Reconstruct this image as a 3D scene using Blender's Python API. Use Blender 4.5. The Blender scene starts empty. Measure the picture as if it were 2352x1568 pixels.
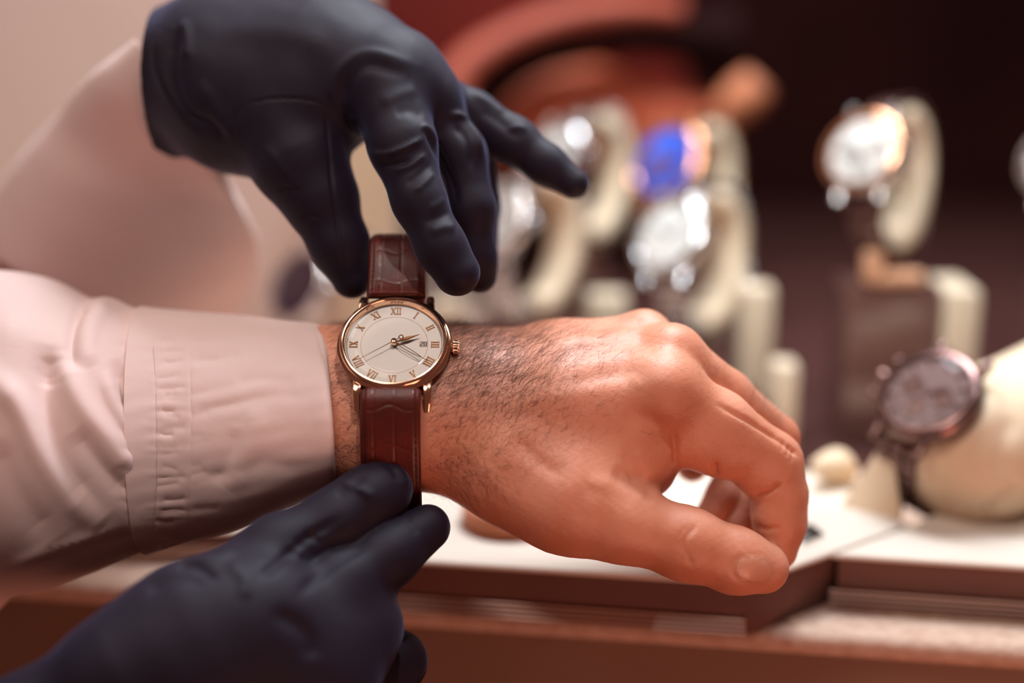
import bpy, math, random
import numpy as np
from mathutils import Vector, Matrix

# ------------------------------------------------------------------ camera, world, lights, exposure
SC = bpy.context.scene
COL = SC.collection
PITCH = math.radians(15.0)
FPX = 2352 / 36.0 * 50.0
CAM = np.array([0.0, 0.0, 1.20])
FOC = 0.490
cp, sp = math.cos(PITCH), math.sin(PITCH)
RIGHT = np.array([1.0, 0, 0]); UP = np.array([0, sp, cp]); FWD = np.array([0, cp, -sp])
RM = np.stack([RIGHT, UP, FWD], 1)            # view axes (x right, y up, z away) to world

cam_d = bpy.data.cameras.new('camera'); cam = bpy.data.objects.new('camera', cam_d); COL.objects.link(cam)
cam.location = CAM; cam.rotation_euler = (math.pi / 2 - PITCH, 0, 0)
cam_d.lens = 50; cam_d.sensor_width = 36; cam_d.clip_start = 0.01; cam_d.clip_end = 20
cam_d.dof.use_dof = True; cam_d.dof.focus_distance = FOC; cam_d.dof.aperture_fstop = 1.9
SC.camera = cam

w = bpy.data.worlds.new('world'); SC.world = w; w.use_nodes = True
w.node_tree.nodes['Background'].inputs[0].default_value = (0.64, 0.28, 0.215, 1)
w.node_tree.nodes['Background'].inputs[1].default_value = 0.17

def area(name, loc, target, sx, sy, power, col):
    d = bpy.data.lights.new(name, 'AREA'); d.shape = 'RECTANGLE'; d.size = sx; d.size_y = sy
    d.energy = power; d.color = col
    o = bpy.data.objects.new(name, d); COL.objects.link(o); o.location = loc
    o.rotation_euler = (Vector(target) - Vector(loc)).to_track_quat('-Z', 'Y').to_euler()
    return o
def spot(name, loc, target, power, col, ang=50, rad=0.01):
    d = bpy.data.lights.new(name, 'SPOT'); d.energy = power; d.color = col; d.spot_size = math.radians(ang)
    d.spot_blend = 0.6; d.shadow_soft_size = rad
    o = bpy.data.objects.new(name, d); COL.objects.link(o); o.location = loc
    o.rotation_euler = (Vector(target) - Vector(loc)).to_track_quat('-Z', 'Y').to_euler()
    return o
area('ceiling_light', (0.14, 0.78, 1.75), (0.0, 0.50, 1.05), 0.40, 0.22, 9.5, (0.84, 0.92, 1.0))
area('front_fill_light', (-0.35, 0.02, 1.95), (0.0, 0.50, 1.05), 0.5, 0.4, 3.3, (1.0, 0.80, 0.70))  # unseen fill added at the front to lift the dial and gold
area('showcase_light', (0.35, 0.90, 1.62), (0.25, 0.72, 1.0), 0.60, 0.05, 1.8, (1.0, 0.92, 0.82))
area('warm_fill_light', (0.30, -0.05, 0.72), (0.05, 0.47, 1.00), 0.30, 0.25, 1.7, (1.0, 0.40, 0.27))  # warm fill added from below to redden the lower sides, no real lamp
area('wall_light', (-0.40, 0.60, 1.75), (-0.30, 0.95, 1.2), 0.25, 0.25, 1.4, (1.0, 0.90, 0.80))
spot('downlight', (0.30, 0.35, 1.9), (0.30, 0.72, 1.1), 9.0, (0.85, 0.97, 1.0), 34, 0.014)
spot('display_fill_spot', (-0.25, 0.10, 1.75), (0.20, 0.72, 1.10), 24.0, (0.86, 0.97, 1.0), 24, 0.02)  # added spot that brightens the stand dials and their glints
spot('watch_fill_spot', (0.08, 0.18, 1.85), (-0.03, 0.475, 1.06), 11.0, (1.0, 0.93, 0.88), 22, 0.015)  # added spot aimed at the worn watch to brighten its dial
spot('downlight', (-0.05, 0.45, 1.9), (0.08, 0.72, 1.1), 12.0, (0.85, 0.97, 1.0), 26, 0.012)

SC.view_settings.view_transform = 'Standard'; SC.view_settings.look = 'None'
SC.view_settings.gamma = 1.0; SC.view_settings.exposure = 0.0; SC.view_settings.use_curve_mapping = False
SC.cycles.use_denoising = True
SC.cycles.sample_clamp_indirect = 4.0
SC.cycles.caustics_reflective = False; SC.cycles.caustics_refractive = False
SC.cycles.max_bounces = 8

# ------------------------------------------------------------------ helpers
rng = np.random.default_rng(7)
random.seed(7)

def V(px, py, z):
    """photo pixel + depth offset in mm from the focal plane -> view-space mm"""
    d = FOC * 1000 + z
    return np.array([(px - 1176) / FPX * d, (784 - py) / FPX * d, d])
def W(v):
    v = np.asarray(v, float)
    return CAM + (v @ RM.T) / 1000.0
def WP(px, py, z):
    return W(V(px, py, z))
def G(px, py, zp):
    """where the ray of a pixel meets the horizontal plane z = zp"""
    r = FWD + RIGHT * (px - 1176) / FPX + UP * (784 - py) / FPX
    return CAM + r * ((zp - CAM[2]) / r[2])
def GY(px, py, yp):
    r = FWD + RIGHT * (px - 1176) / FPX + UP * (784 - py) / FPX
    return CAM + r * ((yp - CAM[1]) / r[1])
def rpx(r, z):
    return r * (FOC * 1000 + z) / FPX

def srgb(r, g, b):
    f = lambda c: (c / 12.92 if c <= 0.04045 else ((c + 0.055) / 1.055) ** 2.4)
    return (f(r / 255), f(g / 255), f(b / 255), 1.0)

def mat(name, col, rough=0.5, metal=0.0, sss=0.0, sheen=0.0, coat=0.0, spec=0.5, noise=None, bump=None, col2=None, emis=None, sssr=(1, .35, .2), ssscale=0.004, wave=None, sheen_tint=None):
    m = bpy.data.materials.new(name); m.use_nodes = True
    nt = m.node_tree; b = nt.nodes['Principled BSDF']; L = nt.links
    b.inputs['Base Color'].default_value = col; b.inputs['Roughness'].default_value = rough
    b.inputs['Metallic'].default_value = metal; b.inputs['Specular IOR Level'].default_value = spec
    if sss:
        b.inputs['Subsurface Weight'].default_value = sss; b.inputs['Subsurface Radius'].default_value = sssr
        b.inputs['Subsurface Scale'].default_value = ssscale
    if sheen:
        b.inputs['Sheen Weight'].default_value = sheen; b.inputs['Sheen Roughness'].default_value = 0.35
        if sheen_tint: b.inputs['Sheen Tint'].default_value = sheen_tint
    if coat:
        b.inputs['Coat Weight'].default_value = coat; b.inputs['Coat Roughness'].default_value = 0.15
    tc = nt.nodes.new('ShaderNodeTexCoord')
    if noise or col2:
        n = nt.nodes.new('ShaderNodeTexNoise'); n.inputs['Scale'].default_value = noise or 40
        n.inputs['Detail'].default_value = 5
        L.new(tc.outputs['Object'], n.inputs['Vector'])
        r = nt.nodes.new('ShaderNodeValToRGB'); r.color_ramp.elements[0].position = 0.32; r.color_ramp.elements[1].position = 0.68
        r.color_ramp.elements[0].color = col; r.color_ramp.elements[1].color = col2 or col
        L.new(n.outputs['Fac'], r.inputs['Fac']); L.new(r.outputs['Color'], b.inputs['Base Color'])
    prev = None
    for (kind, scale, strength, dist) in (bump or []):
        if kind == 'noise':
            t = nt.nodes.new('ShaderNodeTexNoise'); t.inputs['Detail'].default_value = 4; o = t.outputs['Fac']
        elif kind == 'voronoi':
            t = nt.nodes.new('ShaderNodeTexVoronoi'); o = t.outputs['Distance']
        else:
            t = nt.nodes.new('ShaderNodeTexWave'); t.inputs['Distortion'].default_value = 1.5; o = t.outputs['Fac']
            t.bands_direction = kind
        t.inputs['Scale'].default_value = scale
        L.new(tc.outputs['Object'], t.inputs['Vector'])
        bp = nt.nodes.new('ShaderNodeBump'); bp.inputs['Strength'].default_value = strength; bp.inputs['Distance'].default_value = dist
        L.new(o, bp.inputs['Height'])
        if prev: L.new(prev, bp.inputs['Normal'])
        prev = bp.outputs['Normal']
    if prev: L.new(prev, b.inputs['Normal'])
    return m

def glass_mat(name, ior=1.35):
    m = bpy.data.materials.new(name); m.use_nodes = True; nt = m.node_tree; nt.nodes.clear()
    o = nt.nodes.new('ShaderNodeOutputMaterial'); mx = nt.nodes.new('ShaderNodeMixShader')
    t = nt.nodes.new('ShaderNodeBsdfTransparent'); g = nt.nodes.new('ShaderNodeBsdfGlossy'); g.inputs['Roughness'].default_value = 0.02
    f = nt.nodes.new('ShaderNodeFresnel'); f.inputs['IOR'].default_value = ior
    nt.links.new(f.outputs[0], mx.inputs[0]); nt.links.new(t.outputs[0], mx.inputs[1]); nt.links.new(g.outputs[0], mx.inputs[2])
    nt.links.new(mx.outputs[0], o.inputs[0]); return m

M = {}
M['skin'] = mat('skin', srgb(220, 153, 126), 0.48, sss=0.35, noise=45, col2=srgb(203, 132, 103), spec=0.42,
                bump=[('noise', 300, 0.18, 0.0004), ('voronoi', 1100, 0.30, 0.0002), ('noise', 3200, 0.22, 0.0001)])
M['nail'] = mat('nail', srgb(220, 158, 132), 0.36, sss=0.35, spec=0.5)
M['hair'] = mat('hair', srgb(88, 44, 28), 0.45, spec=0.4)
M['shirt'] = mat('shirt', srgb(220, 192, 187), 0.85, sheen=0.15, bump=[('X', 900, 0.12, 0.00015), ('Z', 900, 0.12, 0.00015), ('noise', 90, 0.25, 0.0012)])
M['thread'] = mat('thread', srgb(178, 140, 132), 0.8)
M['glove'] = mat('glove', srgb(25, 17, 32), 0.62, sheen=0.22, sheen_tint=(0.40, 0.46, 0.85, 1), spec=0.22, bump=[('noise', 3000, 0.15, 0.0001), ('noise', 45, 0.25, 0.0015)])
M['gold'] = mat('gold', srgb(246, 202, 172), 0.13, metal=1.0)
M['goldm'] = mat('gold_matte', srgb(170, 118, 78), 0.30, metal=0.85)
M['dial'] = mat('dial', srgb(250, 240, 230), 0.42, spec=0.4, noise=120, col2=srgb(252, 243, 235))
M['leather'] = mat('leather', srgb(96, 30, 22), 0.42, coat=0.08, spec=0.35, noise=70, col2=srgb(66, 22, 17), bump=[('noise', 900, 0.3, 0.0003)])
M['stitch'] = mat('stitch', srgb(40, 18, 15), 0.7)
M['glass'] = glass_mat('glass'); M['thin_glass'] = glass_mat('thin_glass', 1.16)
M['ink'] = mat('ink', srgb(35, 25, 25), 0.6)
M['steel'] = mat('steel', srgb(215, 212, 212), 0.16, metal=1.0)
M['rosegold'] = mat('rosegold', srgb(225, 165, 130), 0.18, metal=1.0)
M['darksteel'] = mat('darksteel', srgb(120, 92, 88), 0.25, metal=1.0)
M['cream'] = mat('cream', srgb(226, 204, 176), 0.85, noise=30, col2=srgb(218, 194, 164), bump=[('noise', 800, 0.3, 0.0003)])
M['cushion'] = mat('cushion', srgb(226, 202, 172), 0.8, sheen=0.2, noise=22, col2=srgb(216, 188, 156), bump=[('noise', 60, 0.3, 0.002)])
M['whitedial'] = mat('whitedial', srgb(235, 232, 228), 0.35)
M['bluedial'] = mat('bluedial', srgb(60, 105, 235), 0.25, coat=0.5)
M['browndial'] = mat('browndial', srgb(112, 80, 76), 0.4)
M['blackdial'] = mat('blackdial', srgb(74, 52, 74), 0.35, coat=0.3)
M['acrylic'] = mat('acrylic', srgb(96, 66, 60), 0.15, coat=0.6, spec=0.6)
M['tray_top'] = mat('tray_top', srgb(222, 210, 196), 0.85, noise=25, col2=srgb(216, 202, 188), bump=[('noise', 1500, 0.2, 0.0002)])
M['tray_side'] = mat('tray_side', srgb(104, 68, 58), 0.6, noise=18, col2=srgb(96, 60, 52))
M['suede'] = mat('suede', srgb(214, 184, 164), 0.95, sheen=0.3, noise=200, col2=srgb(196, 160, 140), bump=[('noise', 700, 0.6, 0.0008)])
M['counter_front'] = mat('counter_front', srgb(134, 104, 86), 0.6, noise=12, col2=srgb(124, 94, 78))
M['chrome'] = mat('chrome', srgb(228, 196, 182), 0.25, metal=0.6)
M['beige_wall'] = mat('beige_wall', srgb(212, 190, 180), 0.9, noise=6, col2=srgb(206, 182, 172))
M['dark_wall'] = mat('dark_wall', srgb(52, 22, 20), 0.9, spec=0.1, noise=5, col2=srgb(38, 14, 12))
M['terracotta'] = mat('terracotta', srgb(228, 110, 72), 0.6, noise=10, col2=srgb(220, 102, 66))
M['dark_red'] = mat('dark_red', srgb(104, 24, 14), 0.85, spec=0.2, noise=6, col2=srgb(92, 20, 12))
M['black'] = mat('black', srgb(32, 12, 11), 0.95, spec=0.1)
M['floor'] = mat('floor_brown', srgb(66, 34, 30), 0.85, spec=0.2, noise=9, col2=srgb(56, 27, 24))
M['taupe'] = mat('taupe', srgb(196, 176, 152), 0.8)
M['tan'] = mat('tan', srgb(200, 122, 84), 0.6)
M['brick'] = mat('brick_leather', srgb(170, 78, 54), 0.6, noise=10, col2=srgb(156, 66, 44))
M['clip'] = mat('clip', srgb(205, 152, 118), 0.6)
M['card'] = mat('card', srgb(240, 232, 222), 0.7)

def tag(o, label=None, cat=None, group=None, kind=None):
    if label: o['label'] = label
    if cat: o['category'] = cat
    if group: o['group'] = group
    if kind: o['kind'] = kind
    return o
def root(name, loc, label, cat, group=None):
    o = bpy.data.objects.new(name, None); COL.objects.link(o); o.location = loc; o.empty_display_size = 0.01
    o['wl'] = list(map(float, loc)); tag(o, label, cat, group); return o
def mk(name, Vw, F, m, parent=None, base=None, smooth=True):
    """Vw world coordinates (metres)"""
    Vw = np.asarray(Vw, float)
    me = bpy.data.meshes.new(name)
    loc = np.array(parent['wl']) if parent is not None else (np.array(base, float) if base is not None else Vw.mean(0))
    me.from_pydata((Vw - loc).tolist(), [], [tuple(map(int, f)) for f in F]) if len(F) < 60000 else fast_mesh(me, Vw - loc, F)
    me.materials.append(m)
    if smooth: me.polygons.foreach_set('use_smooth', np.ones(len(me.polygons), bool))
    me.update()
    o = bpy.data.objects.new(name, me); COL.objects.link(o)
    o['wl'] = loc.tolist()
    if parent is not None: o.parent = parent
    else: o.location = loc
    return o
def fast_mesh(me, Vv, F):
    F = np.asarray(F, np.int32); n, k = F.shape
    me.vertices.add(len(Vv)); me.vertices.foreach_set('co', Vv.astype(np.float32).ravel())
    me.loops.add(n * k); me.loops.foreach_set('vertex_index', F.ravel())
    me.polygons.add(n); me.polygons.foreach_set('loop_start', np.arange(0, n * k, k, dtype=np.int32))
    me.polygons.foreach_set('loop_total', np.full(n, k, np.int32))
    me.update(calc_edges=True)

class MB:
    """collects shapes in one local space"""
    def __init__(s): s.v = []; s.f = []; s.n = 0
    def add(s, v, f):
        v = np.asarray(v, float); s.v.append(v); s.f += [tuple(int(i) + s.n for i in q) for q in f]; s.n += len(v)
    def box(s, c, d, ax=None, bev=0.0):
        c = np.array(c, float); d = np.array(d, float) / 2
        ax = np.eye(3) if ax is None else np.asarray(ax, float)
        if bev <= 0:
            v = [[x, y, z] for x in (-1, 1) for y in (-1, 1) for z in (-1, 1)]
            v = (np.array(v) * d) @ ax + c
            s.add(v, [(0, 1, 3, 2), (4, 6, 7, 5), (0, 4, 5, 1), (2, 3, 7, 6), (0, 2, 6, 4), (1, 5, 7, 3)]); return
        b = min(bev, d.min() * 0.95); pts = []
        # rounded-rectangle prism along local z with inset caps
        outl = lambda ins: [(sx * (d[0] - b) + (b - ins) * math.cos(a), sy * (d[1] - b) + (b - ins) * math.sin(a))
                            for (sx, sy, a0) in ((1, 1, 0), (-1, 1, 90), (-1, -1, 180), (1, -1, 270)) for a in [math.radians(a0 + q) for q in (0, 30, 60, 90)]]
        rings = [(b * 0.9, -d[2]), (b * 0.3, -d[2] + b * 0.3), (0, -d[2] + b), (0, d[2] - b), (b * 0.3, d[2] - b * 0.3), (b * 0.9, d[2])]
        v = [[x, y, z] for (ins, z) in rings for (x, y) in outl(ins)]; n = 16
        f = [(r * n + i, r * n + (i + 1) % n, (r + 1) * n + (i + 1) % n, (r + 1) * n + i) for r in range(5) for i in range(n)]
        f.append(tuple(reversed(range(n)))); f.append(tuple(range(5 * n, 6 * n)))
        s.add(np.array(v) @ ax + c, f)
    def lathe(s, prof, n=64, c=(0, 0, 0), ax=None, mod=None):
        """prof: (r, z); axis = local z"""
        ax = np.eye(3) if ax is None else np.asarray(ax, float)
        v = []
        for (r, z) in prof:
            for i in range(n):
                a = 2 * math.pi * i / n; rr = r * (mod(a, r, z) if mod else 1)
                v.append([rr * math.cos(a), rr * math.sin(a), z])
        f = [(k * n + i, k * n + (i + 1) % n, (k + 1) * n + (i + 1) % n, (k + 1) * n + i) for k in range(len(prof) - 1) for i in range(n)]
        if prof[0][0] > 1e-6: f.append(tuple(reversed(range(n))))
        if prof[-1][0] > 1e-6: f.append(tuple(range((len(prof) - 1) * n, len(prof) * n)))
        s.add(np.array(v) @ ax + np.array(c, float), f)
    def sweep(s, pts, prof, side=None, caps=True, closed=False):
        """pts Nx3; prof kx2 (side, normal) or function(t)->kx2"""
        pts = np.asarray(pts, float); N = len(pts)
        T = np.gradient(pts, axis=0)
        if closed: T = np.roll(pts, -1, 0) - np.roll(pts, 1, 0)
        T /= np.linalg.norm(T, axis=1)[:, None] + 1e-12
        v = []
        prevS = None
        for i in range(N):
            if side is not None:
                S = np.array(side, float)
            else:
                S = prevS if prevS is not None else np.cross(T[i], [0.3, 0.2, 0.93])
            S = S - T[i] * (S @ T[i]); S /= np.linalg.norm(S) + 1e-12; prevS = S
            Nn = np.cross(S, T[i])
            p = np.asarray(prof(i / (N - 1)) if callable(prof) else prof)
            v.append(pts[i] + p[:, :1] * S + p[:, 1:2] * Nn)
        k = len(v[0]); v = np.concatenate(v)
        f = []
        for i in range(N if closed else N - 1):
            j = (i + 1) % N
            f += [(i * k + q, i * k + (q + 1) % k, j * k + (q + 1) % k, j * k + q) for q in range(k)]
        if caps and not closed: f += [tuple(reversed(range(k))), tuple(range((N - 1) * k, N * k))]
        s.add(v, f)
    def tube(s, pts, r, n=8, caps=True, closed=False):
        a = np.arange(n) * 2 * math.pi / n; c = np.stack([np.cos(a), np.sin(a)], 1)
        s.sweep(pts, (lambda t: c * r(t)) if callable(r) else c * r, caps=caps, closed=closed)
    def sphere(s, c, r, nu=16, nv=10, ax=None):
        prof = [(math.sin(math.pi * i / nv), -math.cos(math.pi * i / nv)) for i in range(nv + 1)]
        r = np.array([r, r, r] if np.isscalar(r) else r, float)
        v = []
        for (q, z) in prof:
            for i in range(nu):
                a = 2 * math.pi * i / nu; v.append([q * math.cos(a), q * math.sin(a), z])
        v = np.array(v) * r
        if ax is not None: v = v @ np.asarray(ax, float)
        f = [(k * nu + i, k * nu + (i + 1) % nu, (k + 1) * nu + (i + 1) % nu, (k + 1) * nu + i) for k in range(nv) for i in range(nu)]
        s.add(v + np.array(c, float), f)
    def build(s, name, m, parent=None, fr=None, base=None, smooth=True):
        v = np.concatenate(s.v)
        if fr is not None: v = fr(v)
        o = mk(name, v, s.f, m, parent, base, smooth)
        if smooth:
            md = o.data
            try: md.set_sharp_from_angle(angle=math.radians(38))
            except Exception: pass
        return o

def viewframe(origin_v, ex, ey, ez, sc=1.0):
    """local mm -> world through view space axes given as rows"""
    A = np.array([ex, ey, ez], float)
    return lambda v: W(np.asarray(origin_v) + (v * sc) @ A)

def smooth_path(pts, n):
    """Catmull-Rom through pts (any dimension)"""
    P = np.asarray(pts, float); P = np.vstack([2 * P[0] - P[1], P, 2 * P[-1] - P[-2]]); out = []
    m = len(P) - 3
    for q in np.linspace(0, m - 1e-9, n):
        i = int(q); t = q - i; a, b, c, d = P[i], P[i + 1], P[i + 2], P[i + 3]
        out.append(0.5 * ((2 * b) + (-a + c) * t + (2 * a - 5 * b + 4 * c - d) * t * t + (-a + 3 * b - 3 * c + d) * t ** 3))
    return np.array(out)

# --- signed distance modelling of hands (view-space millimetres) and surface nets
class Field:
    def __init__(s, lo, hi, h):
        s.lo = np.array(lo, float); s.h = h
        s.n = np.ceil((np.array(hi) - s.lo) / h).astype(int) + 1
        s.F = np.full(s.n, 50.0, np.float32)
    def empty(s):
        o = Field.__new__(Field); o.lo, o.h, o.n = s.lo, s.h, s.n; o.F = np.full(s.n, 50.0, np.float32); return o
    def seg(s, a, b, ra, rb, k, fac=1.0, nv=None, sub=False):
        pad = max(ra, rb) + k + 4 * s.h + (4 if not sub else 0)
        l = np.clip(((np.minimum(a, b) - pad - s.lo) / s.h).astype(int), 0, s.n)
        u = np.clip(((np.maximum(a, b) + pad - s.lo) / s.h).astype(int) + 1, 0, s.n)
        if (u - l).min() <= 0: return
        ax = [(s.lo[i] + s.h * np.arange(l[i], u[i])).astype(np.float32) for i in range(3)]
        X = ax[0][:, None, None]; Y = ax[1][None, :, None]; Z = ax[2][None, None, :]
        d = (b - a).astype(np.float32); L2 = float(d @ d) + 1e-9
        x, y, z = X - a[0], Y - a[1], Z - a[2]
        t = np.clip((x * d[0] + y * d[1] + z * d[2]) / L2, 0, 1)
        x = x - t * d[0]; y = y - t * d[1]; z = z - t * d[2]
        if fac != 1.0:
            q = (x * nv[0] + y * nv[1] + z * nv[2]) * (1 / fac - 1)
            x = x + nv[0] * q; y = y + nv[1] * q; z = z + nv[2] * q
        D = np.sqrt(x * x + y * y + z * z) - (ra + t * (rb - ra))
        sl = tuple(slice(l[i], u[i]) for i in range(3))
        A = s.F[sl]
        if sub:
            h_ = np.clip(k - np.abs(A + D), 0, None) / k
            s.F[sl] = np.maximum(A, -D) + h_ * h_ * k * 0.25
        else:
            h_ = np.clip(k - np.abs(A - D), 0, None) / k
            s.F[sl] = np.minimum(A, D) - h_ * h_ * k * 0.25
    def chain(s, pts, k, fac=1.0, nv=None, sub=False):
        P = [(V(p[0], p[1], p[2]), rpx(p[3], p[2])) for p in pts]
        if len(P) == 1: P = P * 2
        for (a, ra), (b, rb) in zip(P[:-1], P[1:]): s.seg(a, b, ra, rb, k, fac, nv, sub)
    def merge(s, o, k):
        h_ = np.clip(k - np.abs(s.F - o.F), 0, None) / k
        s.F = np.minimum(s.F, o.F) - h_ * h_ * k * 0.25
    def cut(s, p, nrm):
        """remove the side the normal points to"""
        ax = [s.lo[i] + s.h * np.arange(s.n[i]) for i in range(3)]
        D = (ax[0][:, None, None] - p[0]) * nrm[0] + (ax[1][None, :, None] - p[1]) * nrm[1] + (ax[2][None, None, :] - p[2]) * nrm[2]
        s.F = np.maximum(s.F, D.astype(np.float32))
    def mesh(s):
        F = s.F; ins = F < 0
        c = [F[i:F.shape[0] - 1 + i, j:F.shape[1] - 1 + j, k:F.shape[2] - 1 + k] for i in (0, 1) for j in (0, 1) for k in (0, 1)]
        cnt = sum((q < 0).astype(np.int8) for q in c)
        act = (cnt > 0) & (cnt < 8)
        idx = np.full(act.shape, -1, np.int32); I = np.argwhere(act); idx[act] = np.arange(len(I))
        vals = np.stack([q[act] for q in c], 1)
        corner = np.array([[i, j, k] for i in (0, 1) for j in (0, 1) for k in (0, 1)], float)
        acc = np.zeros((len(I), 3)); num = np.zeros(len(I))
        for a in range(8):
            for b in range(a + 1, 8):
                if np.abs(corner[a] - corner[b]).sum() != 1: continue
                va, vb = vals[:, a], vals[:, b]; m = (va < 0) != (vb < 0)
                t = va / (va - vb + 1e-12); p = corner[a] + t[:, None] * (corner[b] - corner[a])
                acc[m] += p[m]; num[m] += 1
        P = s.lo + s.h * (I + acc / num[:, None])
        faces = []
        for ax_ in range(3):
            o = [q for q in range(3) if q != ax_]
            a = ins[tuple(slice(0, -1) if q == ax_ else slice(None) for q in range(3))]
            b = ins[tuple(slice(1, None) if q == ax_ else slice(None) for q in range(3))]
            e = np.argwhere(a != b)
            e = e[(e[:, o[0]] > 0) & (e[:, o[1]] > 0) & (e[:, o[0]] < F.shape[o[0]] - 1) & (e[:, o[1]] < F.shape[o[1]] - 1)]
            inside = a[tuple(e.T)]
            def g(d0, d1):
                q = e.copy(); q[:, o[0]] -= d0; q[:, o[1]] -= d1; return idx[tuple(q.T)]
            quad = np.stack([g(1, 1), g(0, 1), g(0, 0), g(1, 0)], 1)
            flip = inside if ax_ != 1 else ~inside
            quad[~flip] = quad[~flip][:, ::-1]
            faces.append(quad)
        Fq = np.concatenate(faces); Fq = Fq[(Fq >= 0).all(1)]
        return largest(P, Fq)

def largest(P, F):
    lab = np.arange(len(P))
    while True:
        m = lab[F].min(1); new = lab.copy()
        for k in range(4): np.minimum.at(new, F[:, k], m)
        new = new[new]
        if (new == lab).all(): break
        lab = new
    v, c = np.unique(lab, return_counts=True); keep = lab == v[c.argmax()]
    idx = np.cumsum(keep) - 1
    return P[keep], idx[F[keep[F[:, 0]]]]
def vnormals(P, F):
    n = np.cross(P[F[:, 2]] - P[F[:, 0]], P[F[:, 3]] - P[F[:, 1]])
    N = np.zeros_like(P)
    for k in range(4): np.add.at(N, F[:, k], n)
    return N / (np.linalg.norm(N, axis=1)[:, None] + 1e-12)
def laplace(P, F, it=2, lam=0.5):
    E = np.concatenate([F[:, [0, 1]], F[:, [1, 2]], F[:, [2, 3]], F[:, [3, 0]]])
    for _ in range(it):
        S = np.zeros_like(P); c = np.zeros(len(P))
        for a, b in ((0, 1), (1, 0)):
            np.add.at(S, E[:, a], P[E[:, b]]); np.add.at(c, E[:, a], 1)
        P = P + lam * (S / np.maximum(c, 1)[:, None] - P)
    return P
def topx(P):
    return np.stack([1176 + FPX * P[:, 0] / P[:, 2], 784 - FPX * P[:, 1] / P[:, 2]], 1)
def sculpt(P, N, strokes):
    """strokes: (polyline in photo pixels, width px, amplitude mm[, zmax]) : ridges and grooves pressed into the surface"""
    xy = topx(P); face = np.clip(-(N * P).sum(1) / np.linalg.norm(P, axis=1), 0, 1)
    face = np.clip(face * 2.2, 0, 1)
    disp = np.zeros(len(P))
    for st in strokes:
        pl, wd, amp = np.array(st[0], float), st[1], st[2]
        lo = pl.min(0) - 3 * wd; hi = pl.max(0) + 3 * wd
        m = (xy[:, 0] > lo[0]) & (xy[:, 0] < hi[0]) & (xy[:, 1] > lo[1]) & (xy[:, 1] < hi[1]) & (face > 0)
        if len(st) > 3: m &= P[:, 2] < FOC * 1000 + st[3]
        if not m.any(): continue
        q = xy[m]; best = np.full(len(q), 1e9); tt = np.zeros(len(q))
        if len(pl) == 1:
            best = np.linalg.norm(q - pl[0], axis=1); tap = np.ones(len(q))
        else:
            if len(pl) > 2: pl = smooth_path(pl, 6 * len(pl))
            n = len(pl) - 1
            for i in range(n):
                a, b = pl[i], pl[i + 1]; d = b - a
                t = np.clip(((q - a) @ d) / (d @ d + 1e-9), 0, 1)
                ds = np.linalg.norm(q - a - t[:, None] * d, axis=1)
                u = ds < best; best[u] = ds[u]; tt[u] = ((i + t) / n)[u]
            tap = np.clip(np.sin(np.pi * np.clip(tt, 0.02, 0.98)) * 1.8, 0, 1)
        disp[m] += amp * np.exp(-(best / wd) ** 2) * tap * face[m]
    return P + N * disp[:, None]

# ------------------------------------------------------------------ the setting
ZT, ZC = 0.976, 0.9535
def prism(mb, poly, z0, z1):
    n = len(poly); v = [[p[0], p[1], z0] for p in poly] + [[p[0], p[1], z1] for p in poly]
    f = [(i, (i + 1) % n, n + (i + 1) % n, n + i) for i in range(n)] + [tuple(reversed(range(n))), tuple(range(n, 2 * n))]
    mb.add(v, f)
def wbox(x0, x1, y0, y1, z0, z1):
    b = MB(); b.box(((x0 + x1) / 2, (y0 + y1) / 2, (z0 + z1) / 2), (x1 - x0, y1 - y0, z1 - z0)); return b
xe = GY(852, 300, 0.95)[0]
tag(wbox(-1.3, xe, 0.95, 0.99, 0.0, 2.2).build('wall_left', M['beige_wall'], smooth=False), kind='structure')
tag(wbox(-1.3, 1.6, 1.45, 1.50, 0.0, 2.2).build('wall_back', M['dark_wall'], smooth=False), kind='structure')
tag(wbox(-2.0, 2.4, -1.2, 1.5, -0.03, 0.0).build('floor', M['floor'], smooth=False), kind='structure')

# counter: suede top with a rolled front edge, fronted by a brown panel
E0, E1 = G(0, 1318, ZC), G(2352, 1478, ZC)
ed = (E1 - E0) / np.linalg.norm(E1 - E0); en = np.array([-ed[1], ed[0], 0.0])
ctr = root('display_counter', [0, 0.62, 0.0], 'long beige suede-topped shop counter with a brown front that carries the display trays', 'counter')
P0, P1 = E0 - ed * 0.7, E1 + ed * 0.6
prof = []
r_ = 0.005
for a in np.linspace(-90, 90, 12):
    prof.append([-(0.0) - r_ * math.cos(math.radians(a)), -r_ + 0.0 + r_ * math.sin(math.radians(a))])
v, f = [], []
L_ = 90
for i in range(L_ + 1):
    p = P0 + (P1 - P0) * i / L_
    row = [p - en * 0 + en * q[0] + np.array([0, 0, q[1]]) for q in prof] + [p + en * 0.9, p + en * 0.9 - np.array([0, 0, 2 * r_])]
    v += row
k_ = len(prof) + 2
f = [(i * k_ + q, (i + 1) * k_ + q, (i + 1) * k_ + (q + 1) % k_, i * k_ + (q + 1) % k_) for i in range(L_) for q in range(k_)]
f += [tuple(range(k_)), tuple(reversed(range(L_ * k_, L_ * k_ + k_)))]
mk('suede_top', np.array(v), f, M['suede'], ctr)
fp = MB()
A_ = np.array([ed, en, [0, 0, 1.0]])
mid = (P0 + P1) / 2; ln = np.linalg.norm(P1 - P0)
fp.box(mid + en * 0.452 + np.array([0, 0, -0.0115 - 0.471]), (ln, 0.9, 0.942), A_); fp.build('front_panel', M['counter_front'], ctr, smooth=False)
fp = MB(); fp.box(mid + en * 0.4535 + np.array([0, 0, -0.0108]), (ln, 0.9, 0.0022), A_); fp.build('shadow_gap_strip', M['black'], ctr, smooth=False)

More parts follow.
